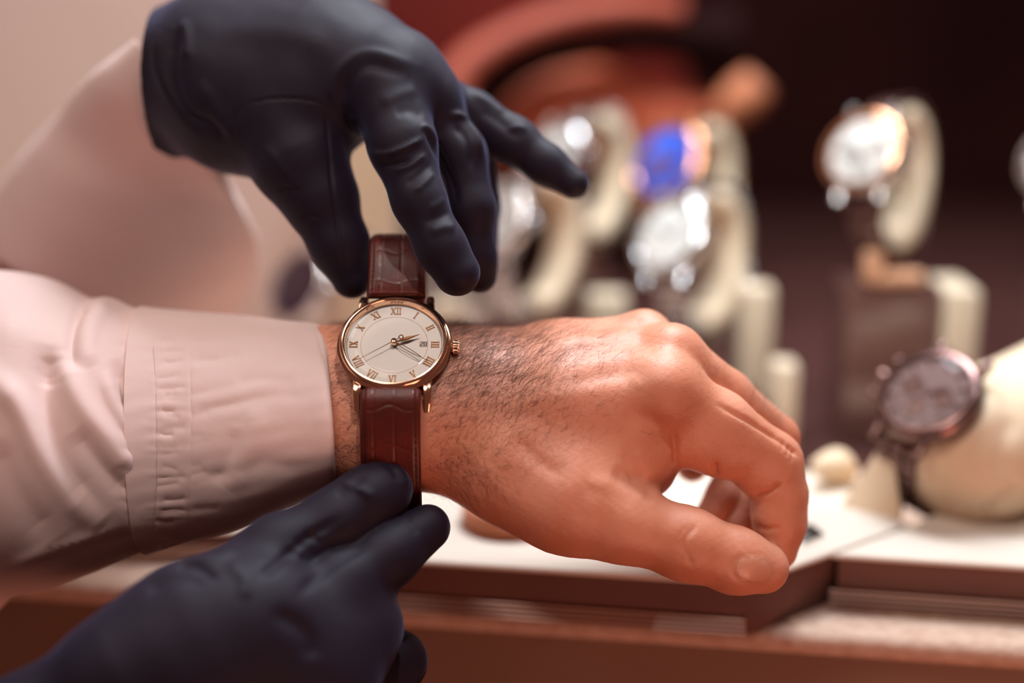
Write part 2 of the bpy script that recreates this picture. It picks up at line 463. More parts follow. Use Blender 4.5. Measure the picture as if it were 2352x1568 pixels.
def tray(name, poly, h, label, chrome_edges):
    z0 = ZC + .0002; zt = ZC + h
    pw = np.array([G(x, y, zt)[:2] for x, y in poly])
    c = pw.mean(0)
    t = root(name, [c[0], c[1], z0], label, 'tray', 'low display trays on the counter')
    def inset(P, d):
        out = []
        n = len(P)
        for i in range(n):
            a, b, e = P[i - 1], P[i], P[(i + 1) % n]
            u = (b - a) / np.linalg.norm(b - a); w_ = (e - b) / np.linalg.norm(e - b)
            n1 = np.array([-u[1], u[0]]); n2 = np.array([-w_[1], w_[0]]); bis = n1 + n2; bis /= np.linalg.norm(bis)
            out.append(b + bis * d / max(0.3, bis @ n1))
        return np.array(out)
    s = MB(); prism(s, inset(pw, 0.0012), z0, zt - 0.0016); s.build('tray_side', M['tray_side'], t, smooth=False)
    s = MB()
    rings = [(0.0, zt - 0.0018), (0.0, zt - 0.0007), (0.0007, zt)]
    n = len(pw); vv = []
    for d, z in rings: vv += [[p[0], p[1], z] for p in inset(pw, d)]
    ff = [(r * n + i, r * n + (i + 1) % n, (r + 1) * n + (i + 1) % n, (r + 1) * n + i) for r in range(2) for i in range(n)]
    ff += [tuple(range(2 * n, 3 * n)), tuple(reversed(range(n)))]
    s.add(vv, ff); s.build('tray_top', M['tray_top'], t, smooth=False)
    s = MB()
    for e in chrome_edges:
        a, b = pw[e], pw[(e + 1) % n]; u = (b - a) / np.linalg.norm(b - a); nn = np.array([u[1], -u[0]])
        for q in range(4):
            z = z0 + 0.0012 + q * 0.0019
            pts = [[*(a + nn * (0.0010 - 0.0003 * q)), z], [*(b + nn * (0.0010 - 0.0003 * q)), z]]
            s.tube(pts, 0.00062, 8)
    s.build('metal_moulding', M['chrome'], t)
    return t
tray('display_tray', [(740, 1272), (1718, 1337), (2086, 1204), (1990, 1088), (900, 1070)], ZT - ZC, 'middle low white-topped display tray beneath the bare hand', [0])
tray('display_tray', [(1911, 1272), (2600, 1316), (2800, 1120), (2300, 1090), (2094, 1207)], ZT - ZC, 'white-topped display tray carrying the watch on its cream cushion', [0])
tray('display_tray', [(180, 1212), (660, 1220), (700, 1090), (250, 1080)], 0.0150, 'white-topped display tray seen below the customer\'s shirt cuff', [0])
s = MB(); prism(s, [(-0.02, 0.665), (1.1, 0.665), (1.1, 1.44), (-0.02, 1.44)], ZC, ZC + 0.004)
tag(s.build('display_plinth', M['floor'], smooth=False), 'dark brown raised shelf that the upright watch stands are placed on', 'shelf')

# pale pillar seen between thumb and index finger of the glove
a0 = GY(780, 450, 0.88); a1 = GY(903, 450, 0.88)
b = wbox(a0[0], a1[0], 0.88, 0.948, ZC - 0.0, GY(870, 262, 0.88)[2])
tag(b.build('cabinet_post', M['cream'], smooth=False), 'pale upright cabinet post seen between the gloved thumb and index finger', 'post')

# terracotta furniture behind the stands
fr = root('upholstered_chair', [0.12, 1.15, 0.0], 'round-backed terracotta chair with a dark inner band, blurred behind the watch stands', 'chair')
c0 = V(1450, 360, 560)
def vv(px, py, z): return V(px, py, z)
def ribbon(name, pts, m, r, fl=1.0, parent=fr):
    P = smooth_path([V(x, y, z) for x, y, z, *_ in pts], 60)
    s = MB(); a = np.arange(20) * 2 * math.pi / 20
    R = smooth_path([[p[3]] for p in pts], 60)[:, 0]
    s.sweep(P, lambda t: np.stack([np.cos(a) * rpx(R[int(t * 59)], 500) * fl, np.sin(a) * rpx(R[int(t * 59)], 500)], 1), side=(0, 0, 1))
    return s.build(name, m, parent, fr=W)
ribbon('rim', [(1000, 330, 480, 34), (1045, 180, 490, 38), (1150, 95, 500, 36), (1300, 40, 510, 34), (1440, 20, 520, 32), (1560, 25, 530, 28)], M['brick'], 0)
ribbon('inner_band', [(1080, 330, 520, 38), (1130, 205, 530, 44), (1230, 135, 540, 44), (1370, 105, 545, 40), (1500, 85, 560, 48), (1680, 90, 570, 90)], M['black'], 0)
ribbon('seat_cushion', [(1060, 300, 585, 90), (1200, 270, 585, 118), (1340, 255, 585, 122), (1470, 270, 590, 95), (1640, 270, 590, 50)], M['terracotta'], 0, 0.6)
ribbon('armrest', [(1655, 262, 470, 30), (1690, 240, 470, 46), (1722, 212, 468, 48), (1745, 185, 466, 40)], M['tan'], 0)
s = MB(); s.box(V(1180, 90, 660), (rpx(790, 660), rpx(520, 660), 30), bev=10); s.build('backrest', M['dark_red'], fr, fr=W)

# ------------------------------------------------------------------ watches on stands
def unit(v): v = np.array(v, float); return v / np.linalg.norm(v)
def watch_parts(rt, F, R, metal, dialm, chrono=False, bez=None):
    """case, bezel, dial, hands ... in a frame whose z is the dial normal"""
    s = MB(); s.lathe([(R * .80, -9), (R * .95, -8), (R, -5), (R, -2), (R * .96, -.8)], 48)
    for sx in (-1, 1):
        for sy in (-1, 1):
            s.box((sx * R * .52, sy * R * .98, -5.5), (3.2, R * .42, 4), bev=1)
    s.build('case', metal, rt, fr=F)
    s = MB(); s.lathe([(R * .97, -1), (R * .97, .2), (R * .92, 1.1), (R * .83, 1.2), (R * .78, .1), (R * .77, -1)], 48); bz = s.build('bezel', bez or metal, rt, fr=F)
    s = MB(); s.lathe([(0.01, -.6), (R * .79, -.6), (R * .79, -.9), (.01, -.9)], 40); d = s.build('dial', dialm, rt, fr=F)
    s = MB()
    for k in range(12):
        a = k * math.pi / 6; u = np.array([math.sin(a), math.cos(a), 0])
        s.box(u * R * .66, (1.0, R * .14, .5), [[math.cos(a), -math.sin(a), 0], u, [0, 0, 1]])
    s.build('hour_markers', metal, d, fr=F)
    s = MB()
    for a, l, w_ in ((math.radians(305), R * .42, 1.6), (math.radians(60), R * .62, 1.2)):
        u = np.array([math.sin(a), math.cos(a), 0]); s.box(u * l * .45 + [0, 0, .35], (w_, l, .3), [[math.cos(a), -math.sin(a), 0], u, [0, 0, 1]])
    s.lathe([(1.2, -.4), (1.2, .7), (.01, .8)], 12); s.build('hands', metal, rt, fr=F)
    if chrono:
        for k, (sx, sy) in enumerate(((.36, 0), (-.36, 0), (0, -.36))):
            s = MB(); s.lathe([(R * .20, -.55), (R * .20, -.15), (R * .17, -.15), (R * .16, -.5), (.01, -.5)], 28, c=(sx * R, sy * R, 0)); s.build('subdial', metal, rt, fr=F)
        for sy in (-.42, .42):
            s = MB(); s.lathe([(1.2, 0), (1.2, 2.4), (2.1, 2.5), (2.1, 4.2), (.01, 4.4)], 14, c=(R * .9, sy * R, -4), ax=[[0, 1, 0], [0, 0, 1], [1, 0, 0]]); s.build('pusher', metal, rt, fr=F)
    s = MB(); s.lathe([(1.4, 0), (1.4, 1.2), (3.0, 1.4), (3.2, 4.2), (2.6, 4.8), (.01, 5)], 18, c=(R * .97, 0, -4), ax=[[0, 1, 0], [0, 0, 1], [1, 0, 0]]); s.build('crown', metal, rt, fr=F)
    s = MB(); s.lathe([(R * .80, .9), (R * .6, 1.6), (R * .3, 1.9), (.01, 2.0)], 40); s.build('crystal', M['thin_glass'], bz, fr=F)

def stand_set(px, py, z, R, metal, dialm, wl, sl, pedestal, chrono=False, n=(-.62, .30, -.72), t=(.15, .97, .13), bez=None, k=1.0, strap=None, gw='watches on the C-shaped stands', a0=48, a1=268):
    n = unit(n); t = np.array(t, float); t = unit(t - n * (t @ n)); e = np.cross(t, n)
    if e[0] < 0: e = -e
    D = V(px, py, z); R1, R2 = 27 * k, 38 * k
    C = D - n * (R1 + 10 * k)
    ring = lambda ph, off=0: C + (R1 + off) * math.cos(ph) * n + (R2 + off) * math.sin(ph) * t
    F = lambda v: W(D + (v * k) @ np.array([e, t, n]))
    rt = root('display_watch', W(D), wl, 'watch', gw)
    watch_parts(rt, F, R, metal, dialm, chrono, bez)
    # bracelet of links round the collar
    s = MB(); N = 40
    for i in range(N):
        ph = 2 * math.pi * i / N
        if abs(math.degrees((ph + math.pi) % (2 * math.pi) - math.pi)) < 32: continue
        p = ring(ph, 3.2 * k); q = ring(ph + .02, 3.2 * k); tg = unit(q - p); nn = np.cross(e, tg)
        for off, wd in ((-6.4, 5.2), (0, 6.6), (6.4, 5.2)):
            s.box(p + e * off * k, (wd * k, 4.6 * k, 2.6 * k), [e, tg, nn], bev=1.0 * k)
    s.build('bracelet', strap or metal, rt, fr=W)
    # collar
    g = MB(); phs = np.radians(np.linspace(a0, a1, 44)); pts = np.array([ring(p, -5.5 * k) for p in phs])
    def prof(u):
        q = min(u, 1 - u) * 44 / 3.0; sc = math.sqrt(max(0.04, 1 - max(0, 1 - q) ** 2)); out = []
        for (sx, sy, A0) in ((1, 1, 0), (-1, 1, 90), (-1, -1, 180), (1, -1, 270)):
            for A in (0, 30, 60, 90):
                A = math.radians(A0 + A); out.append([sx * 5.6 + 4 * math.cos(A), sy * 2.2 + 4 * math.sin(A)])
        return np.array(out) * sc * k
    g.sweep(pts, prof, side=e)
    bot = W(ring(math.radians(250), -4 * k))
    st = root('watch_stand', [bot[0], bot[1], ZC + 0.004], sl, 'stand', 'C-shaped watch stands')
    g.build('collar', M['cream'], st, fr=W)
    zt = pedestal[0]; wd = pedestal[1]; pm = pedestal[2]
    s = MB(); zb = ZC + 0.004
    s.box((bot[0], bot[1], (zb + zt) / 2), (wd, wd * .8, zt - zb), bev=.002); s.build('pedestal', M[pm], st)
    s = MB(); s.tube([[bot[0], bot[1], zt - .001], [bot[0], bot[1], (zt + bot[2]) / 2], list(bot)], 0.0035, 10); s.build('post', M['tan'], st)
    return st, bot
TL = lambda px, py, z: WP(px, py, z)[2]
stA, bA = stand_set(1978, 345, 215, 21.5, M['steel'], M['whitedial'], 'rose gold chronograph with white dial on the stand above the cushioned watch', 'C-shaped cream watch collar on the tall brown pedestal, second from the right edge', (TL(2040, 665, 225), .048, 'acrylic'), chrono=True, bez=M['rosegold'], strap=M['darksteel'])
s = MB(); s.box((bA[0] + .034, bA[1] - .002, (TL(2140, 668, 225) + ZC + .004) / 2), (.018, .040, TL(2140, 668, 225) - ZC - .004), bev=.003); s.build('cream_panel', M['taupe'], stA)
s = MB(); s.box((bA[0] - .012, bA[1] - .016, TL(2000, 625, 215)), (.009, .010, .016), bev=.002); s.box((bA[0] + .001, bA[1] - .016, TL(2000, 652, 215)), (.026, .010, .006), bev=.002); s.build('clip', M['clip'], stA)
stand_set(1532, 540, 235, 21.5, M['steel'], M['whitedial'], 'steel watch with a bright white dial just above the bare knuckles', 'C-shaped cream watch collar directly above the bare knuckles', (TL(1650, 800, 250), .022, 'acrylic'))
stand_set(1525, 370, 320, 25, M['rosegold'], M['bluedial'], 'watch with a blue dial and golden bezel behind the white-dialled one', 'C-shaped cream watch collar behind the blue-dialled watch', (TL(1650, 620, 340), .020, 'acrylic'), chrono=True, bez=M['rosegold'])
stand_set(1270, 350, 300, 20, M['steel'], M['whitedial'], 'steel watch behind the outstretched gloved little finger', 'tall C-shaped cream watch collar behind the tip of the gloved little finger', (TL(1390, 620, 310), .022, 'acrylic'))
stand_set(1135, 505, 235, 21, M['steel'], M['whitedial'], 'white-dialled steel watch half hidden by the gloved fingers', 'C-shaped cream watch collar between the gloved fingers and the wrist hair', (TL(1240, 790, 250), .022, 'acrylic'))
stand_set(2436, 365, 215, 21.5, M['steel'], M['blackdial'], 'steel watch cut off by the right edge of the photo', 'watch stand cut off by the right edge of the photo', (TL(2520, 665, 225), .040, 'acrylic'), chrono=True)
stand_set(680, 655, 290, 23, M['steel'], M['blackdial'], 'small dark-dialled watch against the beige wall, left of the gloved thumb', 'small cream watch collar against the beige wall, left of the gloved thumb', (TL(770, 850, 310), .018, 'cream'))
# slim cream price-card pedestals among the stands
def slab(px0, px1, ytop, z, label, m='taupe', nm='display_block'):
    p = WP((px0 + px1) / 2, ytop, z); wd = (px1 - px0) / FPX * (FOC + z / 1000)
    s = MB(); s.box((p[0], p[1], (p[2] + ZC + .004) / 2), (wd, .018, p[2] - ZC - .004), bev=.0025)
    tag(s.build(nm, M[m]), label, 'display block', 'upright display blocks')
slab(1700, 1775, 655, 262, 'tall narrow cream block to the right of the collar above the knuckles')
slab(1775, 1830, 830, 225, 'short cream block behind the bare index finger')
slab(1345, 1440, 672, 300, 'low cream block just above the back of the bare hand')
slab(1000, 1060, 690, 262, 'low beige block beside the right edge of the worn watch')

# ------------------------------------------------------------------ watch on a cushion, right
cn = unit((-.49, .59, -.64)); ce = np.array((.60, -.35, -.72)); ce = unit(ce - cn * (ce @ cn)); ct = np.cross(ce, cn); ct = ct * (1 if ct[0] > 0 else -1)
Dc = V(2130, 900, 95); Cc = Dc - cn * 38.5
f_ = Field(V(2020, 1320, 60) - 14, V(2700, 700, 200) + 14, 1.5)
f_.seg(Cc - ce * 2 + [4, 0, 0], Cc + ce * 8, 28.5, 29, 10); f_.seg(Cc + ce * 8, Cc + ce * 15 + [1, 0, 0], 28, 26, 10); f_.seg(Cc + [8, 0, 0], Cc + [50, 16, 12], 28, 30, 12)
P, Fq = f_.mesh(); P = laplace(P, Fq, 3); N = vnormals(P, Fq)
P = sculpt(P, N, [([(2255, 1200), (2290, 1150), (2352, 1105)], 12, -2.0), ([(2230, 1215), (2270, 1180), (2330, 1150)], 9, 1.2), ([(2290, 870), (2260, 960), (2180, 1040)], 26, 1.6),
                  ([(2140, 1060), (2170, 1120), (2190, 1190)], 14, -1.5), ([(2330, 950), (2300, 1030), (2310, 1100)], 22, -1.5)])
zmin = W(P)[:, 2].min()
Wc = W(P); Wc[:, 2] = np.maximum(Wc[:, 2] + 0, ZT + .0002)
tag(mk('watch_cushion', Wc, Fq, M['cushion'], None, [Wc[:, 0].mean(), Wc[:, 1].mean(), ZT]), 'plump cream watch cushion lying on the right-hand display tray', 'cushion')
rt = root('chronograph', W(Dc), 'brown-grey chronograph with small subdials strapped round the cream cushion', 'watch')
Fc = lambda v: W(Dc + v @ np.array([-ce, ct, cn]))
watch_parts(rt, Fc, 22, M['darksteel'], M['browndial'], True)
s = MB(); N_ = 34; R1, R2 = 32.5, 32.5
for i in range(N_):
    ph = 2 * math.pi * i / N_
    if abs(math.degrees((ph + math.pi) % (2 * math.pi) - math.pi)) < 34: continue
    g = lambda a: Cc - ce * 4 + R1 * math.cos(a) * cn + R2 * math.sin(a) * ct
    p = g(ph); tg = unit(g(ph + .02) - p); nn = np.cross(ce, tg)
    for off, wd in ((-7, 5.6), (0, 7.2), (7, 5.6)): s.box(p + ce * off, (wd, 5.0, 3.4), [ce, tg, nn], bev=1.2)
s.build('bracelet', M['darksteel'], rt, fr=W)
# wedge support left of the cushion
wp = [G(1930, 1162, ZT), G(2070, 1196, ZT), G(2085, 1110, ZT), G(2000, 1090, ZT)]
ap = WP(2045, 990, 112); ap2 = WP(2062, 990, 135)
v = np.array([[*q[:2], ZT + .0001] for q in wp] + [ap, ap2])
tag(mk('cushion_support', v, [(0, 3, 2, 1), (0, 1, 4), (1, 2, 5, 4), (2, 3, 5), (3, 0, 4, 5)], M['cushion'], None, [v[0][0], v[0][1], ZT], smooth=False), 'cream wedge leaning behind the cushioned watch, its slanting edge towards the bare fingers', 'support')
f_ = Field(V(1880, 1150, 130) - 8, V(1990, 1040, 175) + 12, 1.2)
f_.chain([(1925, 1100, 150, 24), (1960, 1095, 155, 26), (1985, 1110, 158, 20)], 10)
P, Fq = f_.mesh(); P = laplace(P, Fq, 2); Wc = W(P); gp = G(1915, 1112, ZT); Wc += [gp[0] - Wc[:, 0].mean(), gp[1] - Wc[:, 1].mean(), ZT + .0001 - Wc[:, 2].min()]
tag(mk('ring_cushion', Wc, Fq, M['cushion'], None, [*Wc.mean(0)[:2], ZT]), 'small pale cushion on the tray behind the cream wedge', 'cushion')
# card with dark bars
q = [G(1845, 1256, ZT), G(1895, 1232, ZT), G(1865, 1208, ZT), G(1820, 1215, ZT)]
cr = root('slotted_card', np.mean(q, 0), 'small card with dark parallel bars lying beside the bare fingertips', 'card')
s = MB(); prism(s, [p[:2] for p in q], ZT + .0001, ZT + .0008); s.build('card', M['card'], cr, smooth=False)
s = MB()
for i in range(5):
    u = (i + .5) / 5; a = q[0] * (1 - u) + q[3] * u; b_ = q[1] * (1 - u) + q[2] * u; a, b_ = a * .95 + b_ * .05, b_ * .95 + a * .05
    s.tube([[a[0], a[1], ZT + .001], [b_[0], b_[1], ZT + .001]], .0007, 6)
s.build('dark_bars', M['black'], cr)
# blurred ring box under the wrist
p = G(1150, 1240, ZT); s = MB(); s.lathe([(.001, 0), (.020, 0), (.021, .002), (.021, .008), (.019, .009), (.001, .0085)], 40, c=(p[0] + .005, p[1] + .02, ZT + .0001))
tag(s.build('round_box_lid', M['tan'], base=[p[0] + .005, p[1] + .02, ZT]), 'flat tan disc lying on the white tray below the wrist', 'lid')

# ------------------------------------------------------------------ the customer: arm, hand, shirt
H = 0.75
cust = root('person', WP(250, 960, 28), 'customer in a pale shirt sleeve, bare left hand palm down, wearing the gold watch', 'person')
wn = np.array([0, .559, -.829])
f_ = Field(V(180, 1400, -20) * [1, 1, 0] + [0, 0, 468], V(1900, 690, 70) * [1, 1, 0] + [6, 8, 562], H)
f_.chain([(250, 975, 36, 180), (640, 945, 27, 182), (760, 932, 22, 196), (900, 930, 21, 204), (1010, 930, 20, 196)], 6, .71, wn)
f_.chain([(1010, 930, 20, 120), (1100, 925, 22, 118)], 14)
for ch, k in (([(1030, 960, 12, 112), (1300, 935, 8, 95), (1530, 902, 7, 80)], 14),
              ([(1030, 895, 22, 100), (1300, 862, 18, 82), (1550, 818, 18, 64)], 11),
              ([(1030, 860, 34, 90), (1280, 822, 33, 72), (1480, 768, 30, 52)], 11),
              ([(1050, 880, 42, 90), (1430, 812, 48, 60)], 11),
              ([(1050, 1005, 16, 98), (1180, 1080, 8, 112), (1310, 1145, 2, 112), (1430, 1200, -2, 86)], 13),
              ([(1300, 1040, 12, 110), (1455, 1020, 12, 92)], 14),
              ([(1400, 1060, 16, 70), (1490, 1078, 18, 55)], 12),
              ([(1250, 960, 30, 120), (1460, 900, 30, 95)], 12)):
    f_.chain(ch, k)
f_.chain([(1540, 800, 14, 48)], 6); f_.chain([(1520, 890, 3, 66)], 8)
# fingers
FI = f_.empty()
FI.chain([(1530, 902, 7, 80), (1650, 972, 12, 74), (1772, 1062, 18, 69), (1792, 1135, 20, 60), (1795, 1200, 20, 54), (1784, 1262, 22, 48)], 3.5)
FI.chain([(1585, 1005, 13, 70), (1660, 1035, 14, 66)], 6); FI.chain([(1740, 1078, 18, 60)], 4); FI.chain([(1775, 1180, 20, 52)], 3)
FM = f_.empty()
FM.chain([(1550, 818, 18, 64), (1670, 905, 27, 54), (1788, 1002, 36, 46), (1795, 1080, 44, 46), (1745, 1160, 46, 46), (1700, 1215, 44, 42)], 3)
FR = f_.empty()
FR.chain([(1480, 768, 30, 52), (1600, 865, 46, 46), (1690, 970, 56, 44), (1700, 1065, 56, 46), (1668, 1140, 50, 46), (1630, 1190, 46, 38)], 3)
FP_ = f_.empty()
FP_.chain([(1430, 812, 48, 60), (1540, 900, 62, 44), (1600, 990, 66, 40), (1590, 1070, 62, 38)], 3)
FT = f_.empty()
FT.chain([(1430, 1200, -2, 86), (1580, 1250, 0, 80), (1690, 1287, 3, 72), (1752, 1303, 6, 60)], 5)
FI.merge(FM, .7); FI.merge(FR, .7); FI.merge(FP_, .7)
f_.merge(FI, 4.5); f_.merge(FT, 5.5)
# cleft between thumb and index finger
P, Fq = f_.mesh(); P = laplace(P, Fq, 3, .5); N = vnormals(P, Fq)
SK = []
SK += [([(1130, 935), (1300, 905), (1440, 880)], 26, .35), ([(1200, 860), (1380, 835), (1500, 812)], 22, .55), ([(1250, 800), (1380, 765), (1470, 748)], 20, .45),
       ([(1300, 880), (1420, 858), (1500, 850)], 20, -.7), ([(1300, 815), (1420, 790), (1500, 778)], 16, -.5),
       ([(1535, 782)], 34, .9), ([(1505, 868)], 46, .8),
       ([(1420, 950), (1500, 975), (1545, 1040)], 26, -1.0), ([(1400, 1085), (1460, 1110), (1510, 1140)], 22, -1.4), ([(1350, 1105), (1430, 1118), (1500, 1150)], 20, .7),
       ([(1548, 985), (1552, 1030), (1550, 1075)], 7, -1.3), ([(1460, 1030), (1480, 1070), (1500, 1110)], 12, .5), ([(1430, 1040), (1445, 1075), (1470, 1110)], 8, -.4),
       ([(1640, 1060), (1645, 1095)], 8, -1.6), ([(1725, 1140), (1765, 1130), (1795, 1110)], 6, -1.2), ([(1800, 1210), (1760, 1215), (1735, 1205)], 6, -.7),
       ([(1815, 1020), (1805, 1050)], 4, -.35), ([(1825, 1030), (1815, 1062)], 3.5, -.35), ([(1803, 1008), (1792, 1040)], 4, -.3), ([(1790, 1030)], 26, .5), 
       ([(1640, 925), (1720, 968), (1800, 1020), (1838, 1050)], 6, -1.0), 
       ([(1600, 1205), (1575, 1235), (1565, 1270)], 6, -.7), ([(1588, 1200), (1560, 1230), (1553, 1262)], 5, -.35), ([(1575, 1262), (1590, 1300)], 6, -.4), ([(1555, 1215)], 36, .6),
       ([(1180, 1000), (1240, 1060), (1300, 1095)], 18, -.6), ([(1090, 1050), (1150, 1120), (1220, 1165)], 16, .3), ([(1370, 1110), (1340, 1150), (1330, 1200)], 22, -.5)]
# nail outline
nc, na, nb = (1732, 1307), 50, 36
NE = [(nc[0] + na * math.cos(a), nc[1] + nb * math.sin(a)) for a in np.linspace(0, 2 * math.pi, 24)]
SK += [(NE[8:17], 6, -.4), (NE[4:9], 5, -.12), (NE[16:20], 5, -.16)]
for q in range(70):    # fine skin wrinkles over knuckles
    cx, cy = ((1540, 790) if q % 2 else (1470, 860)); x = cx + rng.normal(0, 38); y = cy + rng.normal(0, 26); a = rng.normal(-1.2, .5); l = rng.uniform(8, 22)
    SK.append(([(x, y), (x + l * math.cos(a), y - l * math.sin(a))], 3.2, -.05))
P = sculpt(P, N, SK)
N = vnormals(P, Fq)
P = P + N * (.04 * np.sin(P[:, :1] * 1.3 + 1.7 * np.sin(P[:, 1:2] * .7)) * np.sin(P[:, 1:2] * 1.1 + P[:, 2:3]))
body = mk('arm_and_hand', W(P), Fq, M['skin'], cust)
XY = topx(P); N = vnormals(P, Fq); face = -(N * P).sum(1) / np.linalg.norm(P, axis=1)
# thumb nail: thin plate seated on the skin
e2 = ((XY[:, 0] - nc[0]) * .97 + (XY[:, 1] - nc[1]) * .25) ** 2 / (na - 5) ** 2 + (-(XY[:, 0] - nc[0]) * .25 + (XY[:, 1] - nc[1]) * .97) ** 2 / (nb - 5) ** 2
sel = (e2 < 1) & (face > .2) & (P[:, 2] < 500)
fs = Fq[sel[Fq].all(1)]; u, inv = np.unique(fs, return_inverse=True); inv = inv.reshape(fs.shape)
if len(fs):
    lift = .14 * np.clip(1 - e2[u], 0, 1) ** .35
    n_ = N[u].mean(0); mk('thumbnail', W(P[u] + N[u] * lift[:, None] - .05 * n_), inv, M['nail'], cust)
# hair
hv, hf = [], []
def hair_at(i, L, wd, dirv, curl):
    p = P[i] - N[i] * .1; n = N[i]; d = dirv - n * (dirv @ n) * .95 + n * rng.uniform(.12, .38); d = unit(d)
    sd = unit(np.cross(n, d)); pts = []; c = rng.normal(0, curl)
    S = 6
    for s_ in range(S):
        pts.append(p.copy()); p = p + d * L / (S - 1); d = unit(d + sd * c / (S - 1) - n * rng.uniform(.02, .14))
    pts = np.array(pts); b0 = len(hv) * 1
    base = sum(len(x) for x in hv) if False else hair_at.n
    for s_ in range(S):
        r = wd * (1 - .8 * s_ / (S - 1))
        for a in range(3):
            A = a * 2.094; hv.append(pts[s_] + r * (math.cos(A) * sd + math.sin(A) * n))
    for s_ in range(S - 1):
        for a in range(3):
            hf.append((base + s_ * 3 + a, base + s_ * 3 + (a + 1) % 3, base + (s_ + 1) * 3 + (a + 1) % 3, base + (s_ + 1) * 3 + a))
    hair_at.n += S * 3
hair_at.n = 0
def seed(mask_w, count, Lr, wd, dr, spread, curl):
    w_ = np.clip(mask_w, 0, None) * (face > -.15); w_ = w_ / w_.sum()
    for i in rng.choice(len(P), count, p=w_):
        a = math.atan2(dr[1], dr[0]) + rng.normal(0, spread)
        hair_at(i, rng.uniform(*Lr), wd * rng.uniform(.7, 1.2), np.array([math.cos(a), math.sin(a), .1]), curl)
x, y = XY[:, 0], XY[:, 1]
g = lambda cx, cy, sx, sy: np.exp(-((x - cx) / sx) ** 2 - ((y - cy) / sy) ** 2)
seed(((x > 975) & (x < 1420)) * (g(1040, 860, 150, 110) + .35 * g(1180, 850, 160, 90)), 2900, (5, 12), .038, (.68, .72), .34, 1.1)
seed(((x > 975) & (x < 1420)) * (g(1080, 775, 110, 22)), 480, (4, 9), .038, (.8, .55), .45, 1.0)
seed(((x > 975) & (x < 1500)) * (g(1180, 960, 170, 110)), 460, (4, 10), .030, (.6, .75), .6, 1.2)
seed(((x > 975) & (x < 1350)) * (g(1070, 1070, 90, 50)), 330, (5, 11), .030, (.7, -.5), .8, 1.4)
seed(((x > 745) & (x < 850)) * (y > 740), 800, (5, 10), .040, (.9, .3), .5, 1.0)
seed(g(1380, 800, 130, 50), 220, (3, 7), .022, (.8, .5), .6, .9)
seed(g(1745, 925, 60, 50) * (P[:, 2] > 510), 200, (4, 9), .026, (.75, .6), .6, 1.0)
seed(g(1640, 850, 40, 30), 50, (3, 5), .03, (.75, .7), .5, .6)
seed(g(1700, 985, 50, 30), 40, (2, 4), .03, (.85, -.4), .3, .4)
hb = mk('arm_hair', W(np.array(hv)), np.array(hf), M['hair'], cust)
hb['kind'] = 'stuff'

# cloth tubes -------------------------------------------------------------
def cloth(secs, nu, nv, pw=1.0):
    """secs: (top px, top py, bottom px, bottom py, z centre, half depth mm, front bulge px) -> grid of view-space points"""
    S = smooth_path(secs, nu); a = np.linspace(0, 2 * math.pi, nv, endpoint=False)
    out = np.zeros((nu, nv, 3))
    for i, s_ in enumerate(S):
        T, B = V(s_[0], s_[1], s_[4] + 9), V(s_[2], s_[3], s_[4] - 9); c = (T + B) / 2; e = (T - B) / 2
        ca, sa = np.cos(a), np.sin(a)
        out[i] = c + ca[:, None] * e + sa[:, None] * np.array([0, 0, -s_[5]]) + (np.clip(sa, 0, 1) ** 2)[:, None] * np.array([rpx(s_[6], s_[4]), 0, 0])
    P = out.reshape(-1, 3); i, j = np.meshgrid(np.arange(nu - 1), np.arange(nv), indexing='ij')
    F = np.stack([i * nv + j, (i + 1) * nv + j, (i + 1) * nv + (j + 1) % nv, i * nv + (j + 1) % nv], -1).reshape(-1, 4)
    uu = np.repeat(np.linspace(0, 1, nu), nv); vvv = np.tile(a, nu)
    return P, F, uu, vvv
def vnoise(P, s, seed=0):
    r = np.random.default_rng(seed); o = np.zeros(len(P))
    for k in range(7):
        d = r.normal(size=3) / s; o += np.sin(P @ d + r.uniform(0, 6.28)) / 7
    return o
def solid(o, t):
    m = o.modifiers.new('thickness', 'SOLIDIFY'); m.thickness = t; m.offset = -1
def stitchrow(pts_px, z_of, step, ln, m, parent, name, r=.16):
    pass

# cuff
P, F, u, v_ = cloth([(325, 712, 338, 1262, 30, 36, 16), (420, 721, 430, 1236, 30, 34, 14), (560, 734, 565, 1200, 28, 33, 12), (690, 748, 705, 1140, 25, 31, 14), (738, 757, 762, 1116, 23, 30, 20), (750, 768, 774, 1106, 23, 29, 20)], 230, 380)
N = vnormals(P, F)
xy = topx(P); X_, Y_ = xy[:, 0], xy[:, 1]
band = np.clip(1 - np.abs(X_ - 386) / 62, 0, 1)
P = P + N * (band * (.35 * np.maximum(0, vnoise(np.stack([X_ * .1, Y_, P[:, 2] * 4], 1), 6.5, 5) * 2) - .1))[:, None]
P = P + N * (.5 * vnoise(P, 14, 2) + .22 * vnoise(P * [1, 2, 1], 6, 3))[:, None]
SK = [([(432, 728), (440, 900), (440, 1100), (434, 1232)], 4, -.18), ([(345, 716), (358, 900), (360, 1100), (352, 1250)], 4, -.2),
      ([(722, 760), (745, 850), (757, 960), (762, 1050), (758, 1108)], 4, -.35),
      ([(432, 930), (520, 915), (610, 890), (670, 880)], 14, .35), ([(440, 945), (540, 930), (640, 910), (700, 915)], 15, -.35), ([(432, 825), (500, 830), (560, 815)], 16, -.4),
      ([(520, 1120), (560, 1060), (590, 980), (580, 940)], 26, .7), ([(490, 1110), (530, 1050), (545, 980)], 20, -.6), ([(540, 885), (600, 875), (690, 890)], 18, -.5),
      ([(440, 1080), (520, 1090), (600, 1060), (700, 1070)], 20, -.5), ([(600, 780), (650, 800), (700, 790)], 22, .3)]
yy = 745
